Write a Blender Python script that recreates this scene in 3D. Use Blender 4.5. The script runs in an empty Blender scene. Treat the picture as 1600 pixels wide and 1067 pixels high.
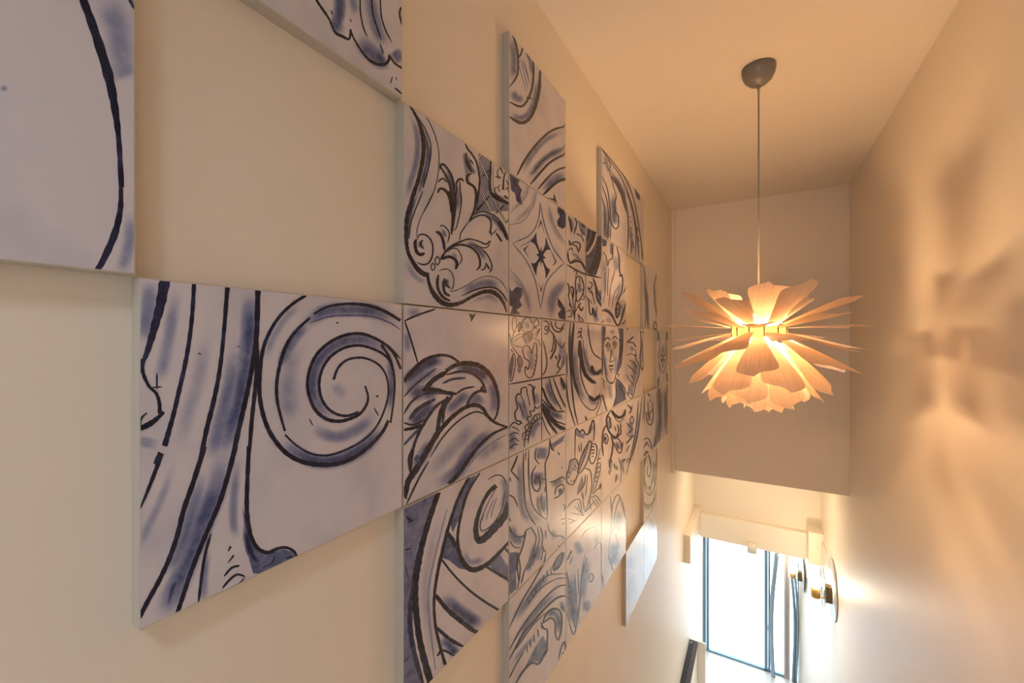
import bpy, bmesh, math, random
from mathutils import Vector, Matrix
random.seed(7)
SC = bpy.context.scene
COL = SC.collection
# ------------------------------------------------------------------ camera
FPX, TH, CX, CY = 650.0, 0.53039, 800.0, 532.5      # focal length in pixels, yaw, principal point
ZC = 1.60                                            # eye height above the upper landing
cam = bpy.data.cameras.new('camera')
cam.sensor_width = 36.0
cam.lens = FPX / 1600 * 36
cam.shift_y = -1.0 / 1600
cam.clip_start = 0.02
camo = bpy.data.objects.new('camera', cam)
camo.location = (0, 0, ZC)
camo.rotation_euler = (math.pi / 2, 0, TH)
COL.objects.link(camo)
SC.camera = camo
# ------------------------------------------------------------------ view, world, light
vs = SC.view_settings
SC.display_settings.display_device = 'sRGB'
vs.view_transform = 'Standard'; vs.look = 'None'; vs.gamma = 1.0; vs.use_curve_mapping = False
vs.exposure = 0.22
SC.cycles.use_denoising = True
SC.cycles.sample_clamp_indirect = 6.0
SC.cycles.max_bounces = 8
SC.cycles.diffuse_bounces = 5
SC.cycles.caustics_reflective = False
SC.cycles.caustics_refractive = False
world = bpy.data.worlds.new('sky'); SC.world = world
world.use_nodes = True
bg = world.node_tree.nodes['Background']
bg.inputs['Color'].default_value = (0.70, 0.86, 1.0, 1)
bg.inputs['Strength'].default_value = 8.5

def lamp_light(name, loc, power, col, size, spread=180.0):
    l = bpy.data.lights.new(name, 'AREA'); l.shape = 'DISK'; l.size = size; l.energy = power; l.color = col; l.spread = math.radians(spread)
    o = bpy.data.objects.new(name, l); o.location = loc; COL.objects.link(o); return o
lamp_light('lobby_ceiling_light', (0.0, 5.6, 0.205), 11.0, (1.0, 0.76, 0.50), 0.14)      # recessed lamp behind the bulkhead
lamp_light('landing_fill_light', (0.0, -0.9, 2.985), 11.0, (0.76, 0.83, 1.0), 0.30, 125.0)    # fill light added behind the viewer to brighten the near panels

# ------------------------------------------------------------------ measures (metres)
D = 0.7478                       # camera to the front plane of the panels
DL = D + 0.028                   # left wall
DR = 0.718                       # right wall
HC = ZC + 1.394                  # ceiling
YE = 4.71                        # bulkhead face
YH = 6.60                        # header wall above the entrance
YD = 7.80                        # glazed entrance
XR2 = 0.565                      # right wall of the entrance lobby
ZL = ZC - 5.27                   # lower floor
YB = -3.2                        # back of the upper landing
PW, PH, PY0, PZ0 = 0.5077, 0.5, 0.2371, ZC + 0.591

def ray(px, py):
    x = (px - CX) / FPX; y = -(py - CY) / FPX
    c, s = math.cos(TH), math.sin(TH)
    return Vector((c * x - s, s * x + c, y))
def on_x(px, py, X):
    d = ray(px, py); t = X / d.x
    return Vector((X, d.y * t, ZC + d.z * t))
def on_y(px, py, Y):
    d = ray(px, py); t = Y / d.y
    return Vector((d.x * t, Y, ZC + d.z * t))

# ------------------------------------------------------------------ materials
def nodes(name):
    m = bpy.data.materials.new(name); m.use_nodes = True
    nt = m.node_tree
    return m, nt, nt.nodes['Principled BSDF']
def N(nt, t, **kw):
    n = nt.nodes.new(t)
    for k, v in kw.items():
        if k in n.inputs: n.inputs[k].default_value = v
        else: setattr(n, k, v)
    return n
def rgba(c): return (c[0], c[1], c[2], 1.0)

def paint(name, col, rough=0.45, spec=0.4, bump=0.04, scale=60.0, var=0.03):
    m, nt, b = nodes(name)
    tc = N(nt, 'ShaderNodeTexCoord')
    n1 = N(nt, 'ShaderNodeTexNoise', Scale=scale, Detail=4.0)
    n2 = N(nt, 'ShaderNodeTexNoise', Scale=1.7, Detail=3.0)
    nt.links.new(tc.outputs['Object'], n1.inputs['Vector'])
    nt.links.new(tc.outputs['Object'], n2.inputs['Vector'])
    r = N(nt, 'ShaderNodeValToRGB')
    r.color_ramp.elements[0].color = rgba([x * (1 - var) for x in col])
    r.color_ramp.elements[1].color = rgba([min(1, x * (1 + var)) for x in col])
    nt.links.new(n2.outputs['Fac'], r.inputs['Fac'])
    nt.links.new(r.outputs['Color'], b.inputs['Base Color'])
    bp = N(nt, 'ShaderNodeBump', Strength=bump, Distance=0.004)
    nt.links.new(n1.outputs['Fac'], bp.inputs['Height'])
    nt.links.new(bp.outputs['Normal'], b.inputs['Normal'])
    b.inputs['Roughness'].default_value = rough
    b.inputs['Specular IOR Level'].default_value = spec
    return m
def simple(name, col, rough=0.4, metal=0.0, var=0.05, scale=30.0, spec=0.5):
    m, nt, b = nodes(name)
    tc = N(nt, 'ShaderNodeTexCoord')
    n2 = N(nt, 'ShaderNodeTexNoise', Scale=scale, Detail=3.0)
    nt.links.new(tc.outputs['Object'], n2.inputs['Vector'])
    r = N(nt, 'ShaderNodeValToRGB')
    r.color_ramp.elements[0].color = rgba([x * (1 - var) for x in col])
    r.color_ramp.elements[1].color = rgba([min(1, x * (1 + var)) for x in col])
    nt.links.new(n2.outputs['Fac'], r.inputs['Fac'])
    nt.links.new(r.outputs['Color'], b.inputs['Base Color'])
    b.inputs['Roughness'].default_value = rough
    b.inputs['Metallic'].default_value = metal
    b.inputs['Specular IOR Level'].default_value = spec
    return m
def glow(name, col, strength):
    m, nt, b = nodes(name)
    b.inputs['Base Color'].default_value = rgba(col)
    b.inputs['Emission Color'].default_value = rgba(col)
    b.inputs['Emission Strength'].default_value = strength
    return m
def glass(name, tint, refl=0.12, rough=0.02):
    m = bpy.data.materials.new(name); m.use_nodes = True
    nt = m.node_tree; nt.nodes.remove(nt.nodes['Principled BSDF'])
    out = nt.nodes['Material Output']
    t = N(nt, 'ShaderNodeBsdfTransparent'); t.inputs['Color'].default_value = rgba(tint)
    g = N(nt, 'ShaderNodeBsdfGlossy'); g.inputs['Roughness'].default_value = rough
    lw = N(nt, 'ShaderNodeLayerWeight', Blend=0.25)
    mp = N(nt, 'ShaderNodeMapRange'); mp.inputs['To Min'].default_value = refl; mp.inputs['To Max'].default_value = 0.75
    mx = N(nt, 'ShaderNodeMixShader')
    nt.links.new(lw.outputs['Fresnel'], mp.inputs['Value'])
    nt.links.new(mp.outputs['Result'], mx.inputs['Fac'])
    nt.links.new(t.outputs[0], mx.inputs[1]); nt.links.new(g.outputs[0], mx.inputs[2])
    nt.links.new(mx.outputs[0], out.inputs['Surface'])
    return m

def veneer(name, trans=0.18, dark=(0.66, 0.52, 0.40, 1), light=(0.82, 0.70, 0.57, 1)):
    m = bpy.data.materials.new(name); m.use_nodes = True
    nt = m.node_tree; b = nt.nodes['Principled BSDF']; out = nt.nodes['Material Output']
    tc = N(nt, 'ShaderNodeTexCoord')
    mp = N(nt, 'ShaderNodeMapping'); mp.inputs['Scale'].default_value = (6, 140, 6)
    n = N(nt, 'ShaderNodeTexNoise', Scale=1.0, Detail=4.0)
    nt.links.new(tc.outputs['Object'], mp.inputs['Vector']); nt.links.new(mp.outputs['Vector'], n.inputs['Vector'])
    r = N(nt, 'ShaderNodeValToRGB')
    r.color_ramp.elements[0].position = 0.3; r.color_ramp.elements[0].color = dark
    r.color_ramp.elements[1].position = 0.7; r.color_ramp.elements[1].color = light
    nt.links.new(n.outputs['Fac'], r.inputs['Fac'])
    nt.links.new(r.outputs['Color'], b.inputs['Base Color'])
    b.inputs['Roughness'].default_value = 0.45
    tr = N(nt, 'ShaderNodeBsdfTranslucent')
    mul = N(nt, 'ShaderNodeMixRGB', blend_type='MULTIPLY', Fac=1.0)
    mul.inputs['Color2'].default_value = (1.0, 0.80, 0.60, 1)
    nt.links.new(r.outputs['Color'], mul.inputs['Color1']); nt.links.new(mul.outputs['Color'], tr.inputs['Color'])
    mx = N(nt, 'ShaderNodeMixShader', Fac=trans)
    nt.links.new(b.outputs[0], mx.inputs[1]); nt.links.new(tr.outputs[0], mx.inputs[2])
    nt.links.new(mx.outputs[0], out.inputs['Surface'])
    return m

def print_mat():
    """glossy lacquered print: the 'ink' attribute is the density of the blue glaze"""
    m, nt, b = nodes('azulejo_print')
    at = N(nt, 'ShaderNodeAttribute', attribute_name='ink')
    tc = N(nt, 'ShaderNodeTexCoord')
    n1 = N(nt, 'ShaderNodeTexNoise', Scale=38.0, Detail=5.0, Roughness=0.7)
    n2 = N(nt, 'ShaderNodeTexNoise', Scale=9.0, Detail=3.0)
    nt.links.new(tc.outputs['Object'], n1.inputs['Vector']); nt.links.new(tc.outputs['Object'], n2.inputs['Vector'])
    a = N(nt, 'ShaderNodeMapRange'); a.inputs['From Min'].default_value = 0.3; a.inputs['From Max'].default_value = 0.7
    a.inputs['To Min'].default_value = 0.72; a.inputs['To Max'].default_value = 1.25
    nt.links.new(n1.outputs['Fac'], a.inputs['Value'])
    mu = N(nt, 'ShaderNodeMath', operation='MULTIPLY')
    nt.links.new(at.outputs['Fac'], mu.inputs[0]); nt.links.new(a.outputs['Result'], mu.inputs[1])
    c = N(nt, 'ShaderNodeMapRange'); c.inputs['From Min'].default_value = 0.45; c.inputs['From Max'].default_value = 0.8
    c.inputs['To Min'].default_value = 0.0; c.inputs['To Max'].default_value = 0.10
    nt.links.new(n2.outputs['Fac'], c.inputs['Value'])
    ad = N(nt, 'ShaderNodeMath', operation='ADD')
    nt.links.new(mu.outputs[0], ad.inputs[0]); nt.links.new(c.outputs['Result'], ad.inputs[1])
    r = N(nt, 'ShaderNodeValToRGB')
    cr = r.color_ramp
    cr.elements[0].position = 0.0; cr.elements[0].color = PAPER
    cr.elements[1].position = 1.0; cr.elements[1].color = (0.008, 0.010, 0.030, 1)
    for p, col in ((0.25, (0.27, 0.29, 0.43, 1)), (0.55, (0.075, 0.098, 0.215, 1)), (0.8, (0.018, 0.026, 0.075, 1))):
        e = cr.elements.new(p); e.color = col
    nt.links.new(ad.outputs[0], r.inputs['Fac'])
    nt.links.new(r.outputs['Color'], b.inputs['Base Color'])
    b.inputs['Roughness'].default_value = 0.25
    b.inputs['Specular IOR Level'].default_value = 0.42
    return m
PAPER = (0.62, 0.585, 0.63, 1)
M = {}
M['wall'] = paint('cream_satin_paint', (0.80, 0.715, 0.605), rough=0.46, spec=0.45)
M['ceiling'] = paint('cream_matt_paint', (0.80, 0.715, 0.605), rough=0.7, spec=0.2)
M['white'] = paint('white_satin_paint', (0.84, 0.78, 0.68), rough=0.4, spec=0.4)
M['floor'] = paint('pale_tile', (0.80, 0.80, 0.79), rough=0.25, spec=0.5)
M['ground'] = paint('pale_paving', (0.70, 0.70, 0.68), rough=0.8, spec=0.2)
M['facade'] = paint('white_render', (0.85, 0.85, 0.85), rough=0.9, spec=0.1)
M['board'] = simple('white_board_edge', (0.48, 0.43, 0.36), rough=0.4)
M['print'] = print_mat()
M['veneer'] = veneer('birch_veneer')
M['hub'] = veneer('cream_hub', 0.45, (0.86, 0.80, 0.70, 1), (0.90, 0.85, 0.77, 1))
M['grey_cap'] = simple('grey_satin_plastic', (0.17, 0.16, 0.15), rough=0.38)
M['cord'] = simple('grey_fabric_cord', (0.32, 0.29, 0.26), rough=0.7)
M['dark'] = simple('dark_slot', (0.05, 0.045, 0.05), rough=0.6)
M['bulb'] = glow('lamp_bulb', (1.0, 0.63, 0.31), 300.0)
M['sbulb'] = glow('sconce_bulb', (1.0, 0.76, 0.46), 90.0)
M['dlight'] = glow('downlight_lens', (1.0, 0.78, 0.50), 60.0)
M['brass'] = simple('aged_brass', (0.62, 0.40, 0.14), rough=0.28, metal=1.0)
M['darkbrass'] = simple('dark_bronze', (0.16, 0.11, 0.06), rough=0.35, metal=0.8)
M['clear'] = glass('clear_disc_glass', (0.93, 0.95, 0.97), 0.10, 0.05)
M['pane'] = glass('door_glass', (0.93, 0.97, 1.0), 0.05, 0.01)
M['alu'] = simple('blue_grey_aluminium', (0.16, 0.27, 0.38), rough=0.35, metal=0.4)
M['steel'] = simple('brushed_steel', (0.30, 0.38, 0.45), rough=0.3, metal=0.9)
M['taupe'] = simple('taupe_frame', (0.45, 0.40, 0.38), rough=0.45)
M['charcoal'] = simple('charcoal_lacquer', (0.035, 0.032, 0.032), rough=0.7, spec=0.2)
M['charcoal2'] = simple('grey_lacquer', (0.075, 0.068, 0.068), rough=0.7, spec=0.2)
M['disc'] = simple('pale_disc', (0.58, 0.61, 0.68), rough=0.25)
M['sensor'] = simple('white_plastic', (0.80, 0.76, 0.68), rough=0.4)

# ------------------------------------------------------------------ helpers
def link(name, me, mat=None, parent=None):
    o = bpy.data.objects.new(name, me); COL.objects.link(o)
    if mat is not None and me is not None and not me.materials: me.materials.append(mat)
    if parent is not None: o.parent = parent
    return o
def from_bm(name, bm, mat, parent=None, smooth=False):
    me = bpy.data.meshes.new(name); bm.normal_update(); bm.to_mesh(me); bm.free()
    if smooth: me.polygons.foreach_set('use_smooth', [True] * len(me.polygons))
    return link(name, me, mat, parent)
def box_bm(x0, x1, y0, y1, z0, z1, bev=0.0):
    bm = bmesh.new()
    bmesh.ops.create_cube(bm, size=1.0)
    bmesh.ops.scale(bm, vec=(x1 - x0, y1 - y0, z1 - z0), verts=bm.verts)
    bmesh.ops.translate(bm, vec=((x0 + x1) / 2, (y0 + y1) / 2, (z0 + z1) / 2), verts=bm.verts)
    if bev > 0: bmesh.ops.bevel(bm, geom=bm.edges[:], offset=bev, segments=2, profile=0.5, affect='EDGES')
    return bm
def box(name, x0, x1, y0, y1, z0, z1, mat, parent=None, bev=0.0):
    return from_bm(name, box_bm(x0, x1, y0, y1, z0, z1, bev), mat, parent)
def struct(o): o['kind'] = 'structure'; return o
def tag(o, label, cat, group=None):
    o['label'] = label; o['category'] = cat
    if group: o['group'] = group
    return o
def thing(name, label, cat, loc=(0, 0, 0), group=None):
    o = bpy.data.objects.new(name, None); COL.objects.link(o)
    o.empty_display_size = 0.05; o.location = loc
    return tag(o, label, cat, group)
def lathe_bm(prof, n=32, axis='Z', bm=None):
    bm = bm or bmesh.new(); rings = []
    for r, h in prof:
        ring = []
        for k in range(n):
            a = 2 * math.pi * k / n
            p = (r * math.cos(a), r * math.sin(a), h)
            if axis == 'X': p = (h, r * math.cos(a), r * math.sin(a))
            if axis == 'Y': p = (r * math.cos(a), h, -r * math.sin(a))
            ring.append(bm.verts.new(p))
        rings.append(ring)
    for a, b2 in zip(rings, rings[1:]):
        for k in range(n):
            bm.faces.new((a[k], a[(k + 1) % n], b2[(k + 1) % n], b2[k]))
    for ring, flip in ((rings[0], True), (rings[-1], False)):
        try: bm.faces.new(ring[::-1] if flip else ring)
        except ValueError: pass
    bmesh.ops.remove_doubles(bm, verts=bm.verts, dist=1e-6)
    bmesh.ops.recalc_face_normals(bm, faces=bm.faces)
    return bm
def tube_bm(pts, r, n=10):
    pts = [Vector(p) for p in pts]; bm = bmesh.new(); rings = []
    up = Vector((0.3, 0.9, 0.2)).normalized()
    for i, p in enumerate(pts):
        t = (pts[min(i + 1, len(pts) - 1)] - pts[max(i - 1, 0)]).normalized()
        a = t.cross(up).normalized(); b2 = t.cross(a)
        rings.append([bm.verts.new(p + r * (math.cos(2 * math.pi * k / n) * a + math.sin(2 * math.pi * k / n) * b2)) for k in range(n)])
    for a, b2 in zip(rings, rings[1:]):
        for k in range(n): bm.faces.new((a[k], a[(k + 1) % n], b2[(k + 1) % n], b2[k]))
    bm.faces.new(rings[0][::-1]); bm.faces.new(rings[-1])
    bmesh.ops.recalc_face_normals(bm, faces=bm.faces)
    return bm
def spline(P, steps=6):
    """Catmull-Rom through the points"""
    if len(P) < 3: 
        a, b = P[0], P[-1]
        return [tuple(a[i] + (b[i] - a[i]) * k / 4 for i in range(len(a))) for k in range(5)]
    Q = [tuple(2 * P[0][i] - P[1][i] for i in range(len(P[0])))] + list(P) + [tuple(2 * P[-1][i] - P[-2][i] for i in range(len(P[0])))]
    out = []
    for j in range(1, len(Q) - 2):
        p0, p1, p2, p3 = Q[j - 1:j + 3]
        for k in range(steps):
            t = k / steps
            out.append(tuple(0.5 * (2 * p1[i] + (p2[i] - p0[i]) * t + (2 * p0[i] - 5 * p1[i] + 4 * p2[i] - p3[i]) * t * t
                                    + (3 * p1[i] - p0[i] - 3 * p2[i] + p3[i]) * t ** 3) for i in range(len(p1))))
    out.append(tuple(P[-1]))
    return out

# ------------------------------------------------------------------ the stairwell
T = 0.2
struct(box('wall_left', -DL - T, -DL, YB - T, YD + T, ZL - T, HC + T, M['wall']))
struct(box('wall_right', DR, DR + T, YB - T, YD + T, ZL - T, HC + T, M['wall']))
struct(box('ceiling', -DL, DR, YB, YE + 0.15, HC, HC + T, M['ceiling']))
struct(box('wall_end', -DL, DR, YE, YE + 0.16, ZC - 1.382, HC, M['wall']))
struct(box('ceiling_lobby', -DL, DR, YE + 0.16, YD + T, ZC - 1.382, ZC - 1.2, M['ceiling']))
p = on_y(1092.5, 837.8, YH - 0.06); ZH = p.z                     # underside of the entrance header
ZHT = on_y(1093.8, 801.5, YH - 0.06).z
struct(box('wall_header', -DL, DR, YH, YH + 0.16, ZH, ZC - 1.382, M['wall']))
bm = bmesh.new()                                                   # tapering right wall of the lobby
pl = [(DR, 6.02), (XR2, YD), (XR2, YD + T), (DR, YD + T)]
lo = [bm.verts.new((x, y, ZL)) for x, y in pl]; hi = [bm.verts.new((x, y, ZHT)) for x, y in pl]
bm.faces.new(lo); bm.faces.new(hi)
for i in range(4): bm.faces.new((lo[i], lo[(i + 1) % 4], hi[(i + 1) % 4], hi[i]))
bmesh.ops.recalc_face_normals(bm, faces=bm.faces)
struct(from_bm('wall_lobby', bm, M['wall']))
XB = on_y(1093.5, 815, YH - 0.06).x
q0 = on_x(1068, 835, -DL)
struct(box('trim_1', -DL, XB, q0.y, YH, on_x(1066, 885, -DL).z, q0.z, M['wall'], bev=0.004))
struct(box('trim_2', XB, XR2, YH - 0.06, YH, ZH, ZHT, M['white'], bev=0.003))
struct(box('trim_3', XR2, DR, YH - 0.26, YH, on_y(1275, 883, YH - 0.26).z, on_y(1275, 833, YH - 0.26).z, M['wall'], bev=0.004))
struct(box('trim_4', -DL, -DL + 0.035, YE - 0.035, YE, ZC - 1.405, HC, M['wall'], bev=0.003))
# landing, stairs, lower floor
struct(box('floor_landing', -DL, DR, YB, 0.2, -0.25, 0.0, M['floor']))
nst = 20; rise = (0 - ZL) / nst; run = 5.0 / nst
bm = bmesh.new(); prof = [(0.2, -0.25), (0.2, 0.0)]
prof = []
for i in range(1, nst):
    prof += [(0.2 + run * (i - 1), -rise * i), (0.2 + run * i, -rise * i)]
prof = [(0.2, 0.0)] + prof + [(0.2 + run * (nst - 1), ZL), (0.2 + run * (nst - 1), ZL - 0.1), (0.2, -0.9)]
for x in (-DL, DR):
    bm.faces.new([bm.verts.new((x, y, z)) for y, z in prof])
bm.verts.ensure_lookup_table(); n = len(prof)
for i in range(n): bm.faces.new((bm.verts[i], bm.verts[(i + 1) % n], bm.verts[n + (i + 1) % n], bm.verts[n + i]))
bmesh.ops.recalc_face_normals(bm, faces=bm.faces)
struct(from_bm('floor_stairs', bm, M['floor']))
struct(box('floor', -DL, DR, 0.2, YD + 0.15, ZL - 0.15, ZL, M['floor']))
# back of the landing with an unseen window added to let fill daylight in
WX0, WX1, WZ0, WZ1 = -0.42, 0.36, 0.95, 2.25
for nm, x0, x1, z0, z1 in (('wall_back', -DL, DR, 0, WZ0), ('wall_back_top', -DL, DR, WZ1, HC), ('wall_back_left', -DL, WX0, WZ0, WZ1), ('wall_back_right', WX1, DR, WZ0, WZ1)):
    struct(box(nm, x0, x1, YB - 0.15, YB, z0, z1, M['wall']))
w1 = struct(box('fill_window_1', WX0, WX0 + 0.05, YB - 0.1, YB - 0.05, WZ0, WZ1, M['white']))
for nm, x0, x1, z0, z1 in (('fill_window_frame', WX1 - 0.05, WX1, WZ0, WZ1), ('fill_window_frame', WX0, WX1, WZ0, WZ0 + 0.05), ('fill_window_frame', WX0, WX1, WZ1 - 0.05, WZ1), ('fill_window_frame', -0.05, 0.0, WZ0, WZ1)):
    box(nm, x0, x1, YB - 0.1, YB - 0.05, z0, z1, M['white'], w1)
# outside the entrance
struct(box('ground', -8, 8, YD + 0.15, 22, ZL - 0.25, ZL - 0.05, M['ground']))
# ------------------------------------------------------------------ glazed entrance
def xd(px): return on_y(px, 950, YD).x
door = struct(box('door_1', xd(1098.5), xd(1103), YD - 0.03, YD + 0.05, ZL, ZC - 2.6, M['alu']))
def dpart(name, a, b2, y0, y1, z0, z1, mat, bev=0.003): return box(name, xd(a), xd(b2), YD + y0, YD + y1, z0, z1, mat, door, bev)
ZT = ZC - 2.6
dpart('door_frame', 1103.8, 1108, -0.02, 0.05, ZL, ZT, M['alu'])
dpart('door_stile', 1194.5, 1199.7, -0.02, 0.04, ZL, ZT, M['alu'])
dpart('door_stile', 1200.2, 1203.5, -0.01, 0.04, ZL, ZT, M['alu'])
dpart('door_post', 1225, 1228.6, -0.05, 0.06, ZL, ZT, M['taupe'])
dpart('door_post', 1229.2, 1234, -0.03, 0.06, ZL, ZT, M['taupe'])
dpart('door_sill', 1104, 1225, -0.02, 0.03, ZL, ZL + 0.025, M['alu'])
dpart('glass_pane', 1107.5, 1195.5, 0.01, 0.016, ZL + 0.025, ZT, M['pane'], 0)
dpart('glass_pane', 1202.5, 1225, 0.01, 0.016, ZL + 0.025, ZT, M['pane'], 0)
dpart('glass_pane', 1234, 1249, 0.01, 0.016, ZL + 0.025, ZT, M['pane'], 0)
def bow(name, pix, y, r, mat):
    pts = spline([tuple(on_y(a, b2, y)) for a, b2 in pix], 5)
    return from_bm(name, tube_bm(pts, r, 8), mat, door, True)
bow('pull_handle', [(1214, 862), (1211, 890), (1207, 930), (1205, 975), (1206, 1020), (1209, 1072)], YD - 0.09, 0.030, M['steel'])
bow('pull_handle', [(1236.5, 895), (1240, 930), (1242, 970), (1241.5, 1010), (1239, 1070)], YD - 0.05, 0.020, M['alu'])
bow('pull_handle', [(1239, 880), (1244, 920), (1246, 960), (1245.5, 1010), (1243, 1072)], YD - 0.05, 0.018, M['steel'])
bow('edge_seal', [(1247.5, 880), (1249, 960), (1249, 1072)], YD - 0.02, 0.016, M['alu'])
# ramp railing outside
rl = thing('ramp_railing', 'blue grey sloping pair of rails outside the glazed entrance', 'railing', (0, 0, 0))
for (a, b2) in (((1197, 976), (1222, 1014)), ((1197, 1000), (1222, 1040))):
    from_bm('rail', tube_bm([on_y(a[0], a[1], 9.0), on_y(b2[0], b2[1], 9.0)], 0.026, 8), M['alu'], rl)
for px, py in ((1198, 977), (1222, 1012)):
    t = on_y(px, py, 9.0); box('post', t.x - 0.016, t.x + 0.016, 8.984, 9.016, ZL - 0.05, t.z + 0.03, M['alu'], rl)
# low partition with dark cap on the left of the lobby
a0 = on_x(1077.5, 998, -DL)
YP = a0.y; ZP = a0.z
XP = on_y(1090.5, 1000, YP).x
cap = thing('handrail', 'dark grey capping rail along the low white partition below the stairs', 'rail', (-DL, YP, ZP - 0.05))
def pb(name, x0, x1, y0, y1, z0, z1, mat, bev=0.004):
    o = from_bm(name, box_bm(x0 + DL, x1 + DL, y0 - YP, y1 - YP, z0 - ZP + 0.05, z1 - ZP + 0.05, bev), mat, cap); return o
xm = (-DL + XP) / 2
pb('inner_board', -DL, xm, 5.25, YP, ZP - 0.05, ZP, M['charcoal'])
pb('outer_board', xm, XP, 5.25, YP, ZP - 0.05, ZP - 0.008, M['charcoal2'])
s = from_bm('screw_cap', lathe_bm([(0.0, 0), (0.011, 0), (0.011, 0.004), (0.0, 0.006)], 16), M['steel'], cap)
s.location = (0.028, -0.06, 0.05)
struct(box('wall_partition', -DL, XP - 0.004, 5.25, YP - 0.004, ZL, ZP - 0.05, M['white']))
struct(box('wall_partition_end', -DL, on_y(1102, 1000, YP).x, YP + 0.005, YP + 0.035, ZL, ZP - 0.004, M['white'], bev=0.003))

# ------------------------------------------------------------------ pendant lamp
cp = ray(1185.3, 106); t = (HC - ZC) / cp.z
LX, LY = cp.x * t, cp.y * t
LZ = ZC + 0.03
lamp = thing('pendant_lamp', 'flower shaped birch veneer pendant lamp glowing on a thin grey cord', 'lamp', (LX, LY, LZ))
hz = HC - LZ
from_bm('ceiling_canopy', lathe_bm([(0, 0), (0.076, 0), (0.0775, -0.012), (0.074, -0.035), (0.062, -0.062), (0.040, -0.083), (0.014, -0.093), (0.0, -0.094)], 40), M['grey_cap'], lamp, True).location = (0, 0, hz)
from_bm('cord_grip', lathe_bm([(0, 0), (0.010, 0), (0.007, -0.022), (0.0, -0.022)], 16), M['cord'], lamp, True).location = (0, 0, hz - 0.092)
from_bm('cord', lathe_bm([(0, hz - 0.11), (0.0042, hz - 0.11), (0.0042, 0.18), (0, 0.18)], 10), M['cord'], lamp, True)
from_bm('socket', lathe_bm([(0, 0.19), (0.010, 0.19), (0.017, 0.16), (0.017, 0.11), (0, 0.11)], 20), M['grey_cap'], lamp, True)
from_bm('bulb', lathe_bm([(0, 0.066), (0.020, 0.062), (0.040, 0.052), (0.060, 0.032), (0.072, 0.004), (0.070, -0.026), (0.056, -0.052), (0.032, -0.068), (0.012, -0.074), (0.0, -0.075)], 32), M['bulb'], lamp, True).location = (0, 0, 0.026)
from_bm('uplight_baffle', lathe_bm([(0, 0.128), (0.016, 0.128), (0.038, 0.116), (0.050, 0.100), (0.048, 0.099), (0.036, 0.112), (0.015, 0.122), (0, 0.122)], 28), M['sensor'], lamp, True)  # baffle added out of sight above the bulb to keep light off the ceiling
# hub: pale ring with slots that hold the petals
hub = from_bm('hub_ring', lathe_bm([(0.117, 0.044), (0.121, 0.044), (0.124, 0.015), (0.120, -0.014), (0.116, -0.014), (0.120, 0.015), (0.117, 0.044)], 40), M['hub'], lamp, True)
for k in range(12):
    a = 2 * math.pi * (k + 0.35) / 12
    sl = from_bm('slot', box_bm(-0.0015, 0.0035, -0.0022, 0.0022, -0.022, 0.028, 0.001), M['dark'], hub)
    sl.location = (0.1225 * math.cos(a), 0.1225 * math.sin(a), 0.015); sl.rotation_euler = (0, 0.05, a)
for k in range(3):
    a = 2 * math.pi * k / 3 + 0.4
    from_bm('spoke', tube_bm([(0.02 * math.cos(a), 0.02 * math.sin(a), 0.14), (0.113 * math.cos(a), 0.113 * math.sin(a), 0.058)], 0.003, 6), M['steel'], lamp)

def petal_mesh(L, W, cup, droop, skew):
    """flat veneer blade: narrow at the slot, widest at two thirds, blunt angled tip"""
    prof = [(0, .30), (.15, .40), (.35, .60), (.55, .80), (.72, .96), (.80, 1.0), (.855, .96), (.90, .82), (.945, .56), (.98, .28), (1.0, .12)]
    bm = bmesh.new(); rows = []
    for i, (t2, w) in enumerate(prof):
        row = []
        for j in range(7):
            s2 = (j / 3 - 1)
            x = L * t2 + (skew * L * 0.10 * s2 * max(0, (t2 - .5)) * 2)
            y = s2 * w * W / 2
            z = cup * (y * y) / (W / 2) + droop * L * t2 * t2
            row.append(bm.verts.new((x, y, z)))
        rows.append(row)
    for a, b2 in zip(rows, rows[1:]):
        for j in range(6): bm.faces.new((a[j], a[j + 1], b2[j + 1], b2[j]))
    me = bpy.data.meshes.new('petal'); bm.to_mesh(me); bm.free()
    me.polygons.foreach_set('use_smooth', [True] * len(me.polygons))
    me.materials.append(M['veneer'])
    return me
# count, elevation, base radius, base height, length, width, cup, droop, first angle (deg)
RINGS = [(5, 54, .098, .062, .225, .180, .16, -.02, 282), (9, 25, .118, .052, .320, .140, .12, -.02, 12), (9, 8, .124, .034, .315, .145, .10, -.03, 32),
         (9, -9, .124, .010, .320, .150, -.10, -.03, 10), (9, -26, .122, -.012, .325, .165, -.12, -.04, 31), (9, -43, .116, -.040, .300, .172, -.14, -.05, 8),
         (8, -58, .106, -.080, .280, .172, -.15, -.05, 33), (7, -70, .084, -.120, .250, .155, -.16, -.06, 5), (5, -79, .050, -.160, .215, .135, -.18, -.06, 40)]
rnd = random.Random(11)
for (n, el, rb, zb, L, W, cu, dr, a0d) in RINGS:
    meshes = [petal_mesh(L, W, cu, dr, sk) for sk in (-0.45, 0.5)]
    for k in range(n):
        a = math.radians(a0d + 360 * k / n + rnd.uniform(-4, 4))
        o = link('petal', meshes[k % 2], None, lamp)
        o.location = (rb * math.cos(a), rb * math.sin(a), zb)
        e = math.radians(el + (5 if k % 2 else -4) + rnd.uniform(-2.5, 2.5))
        o.rotation_euler = (Matrix.Rotation(a, 3, 'Z') @ Matrix.Rotation(-e, 3, 'Y') @ Matrix.Rotation(math.radians(rnd.uniform(-5, 5)), 3, 'X')).to_euler()

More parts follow.
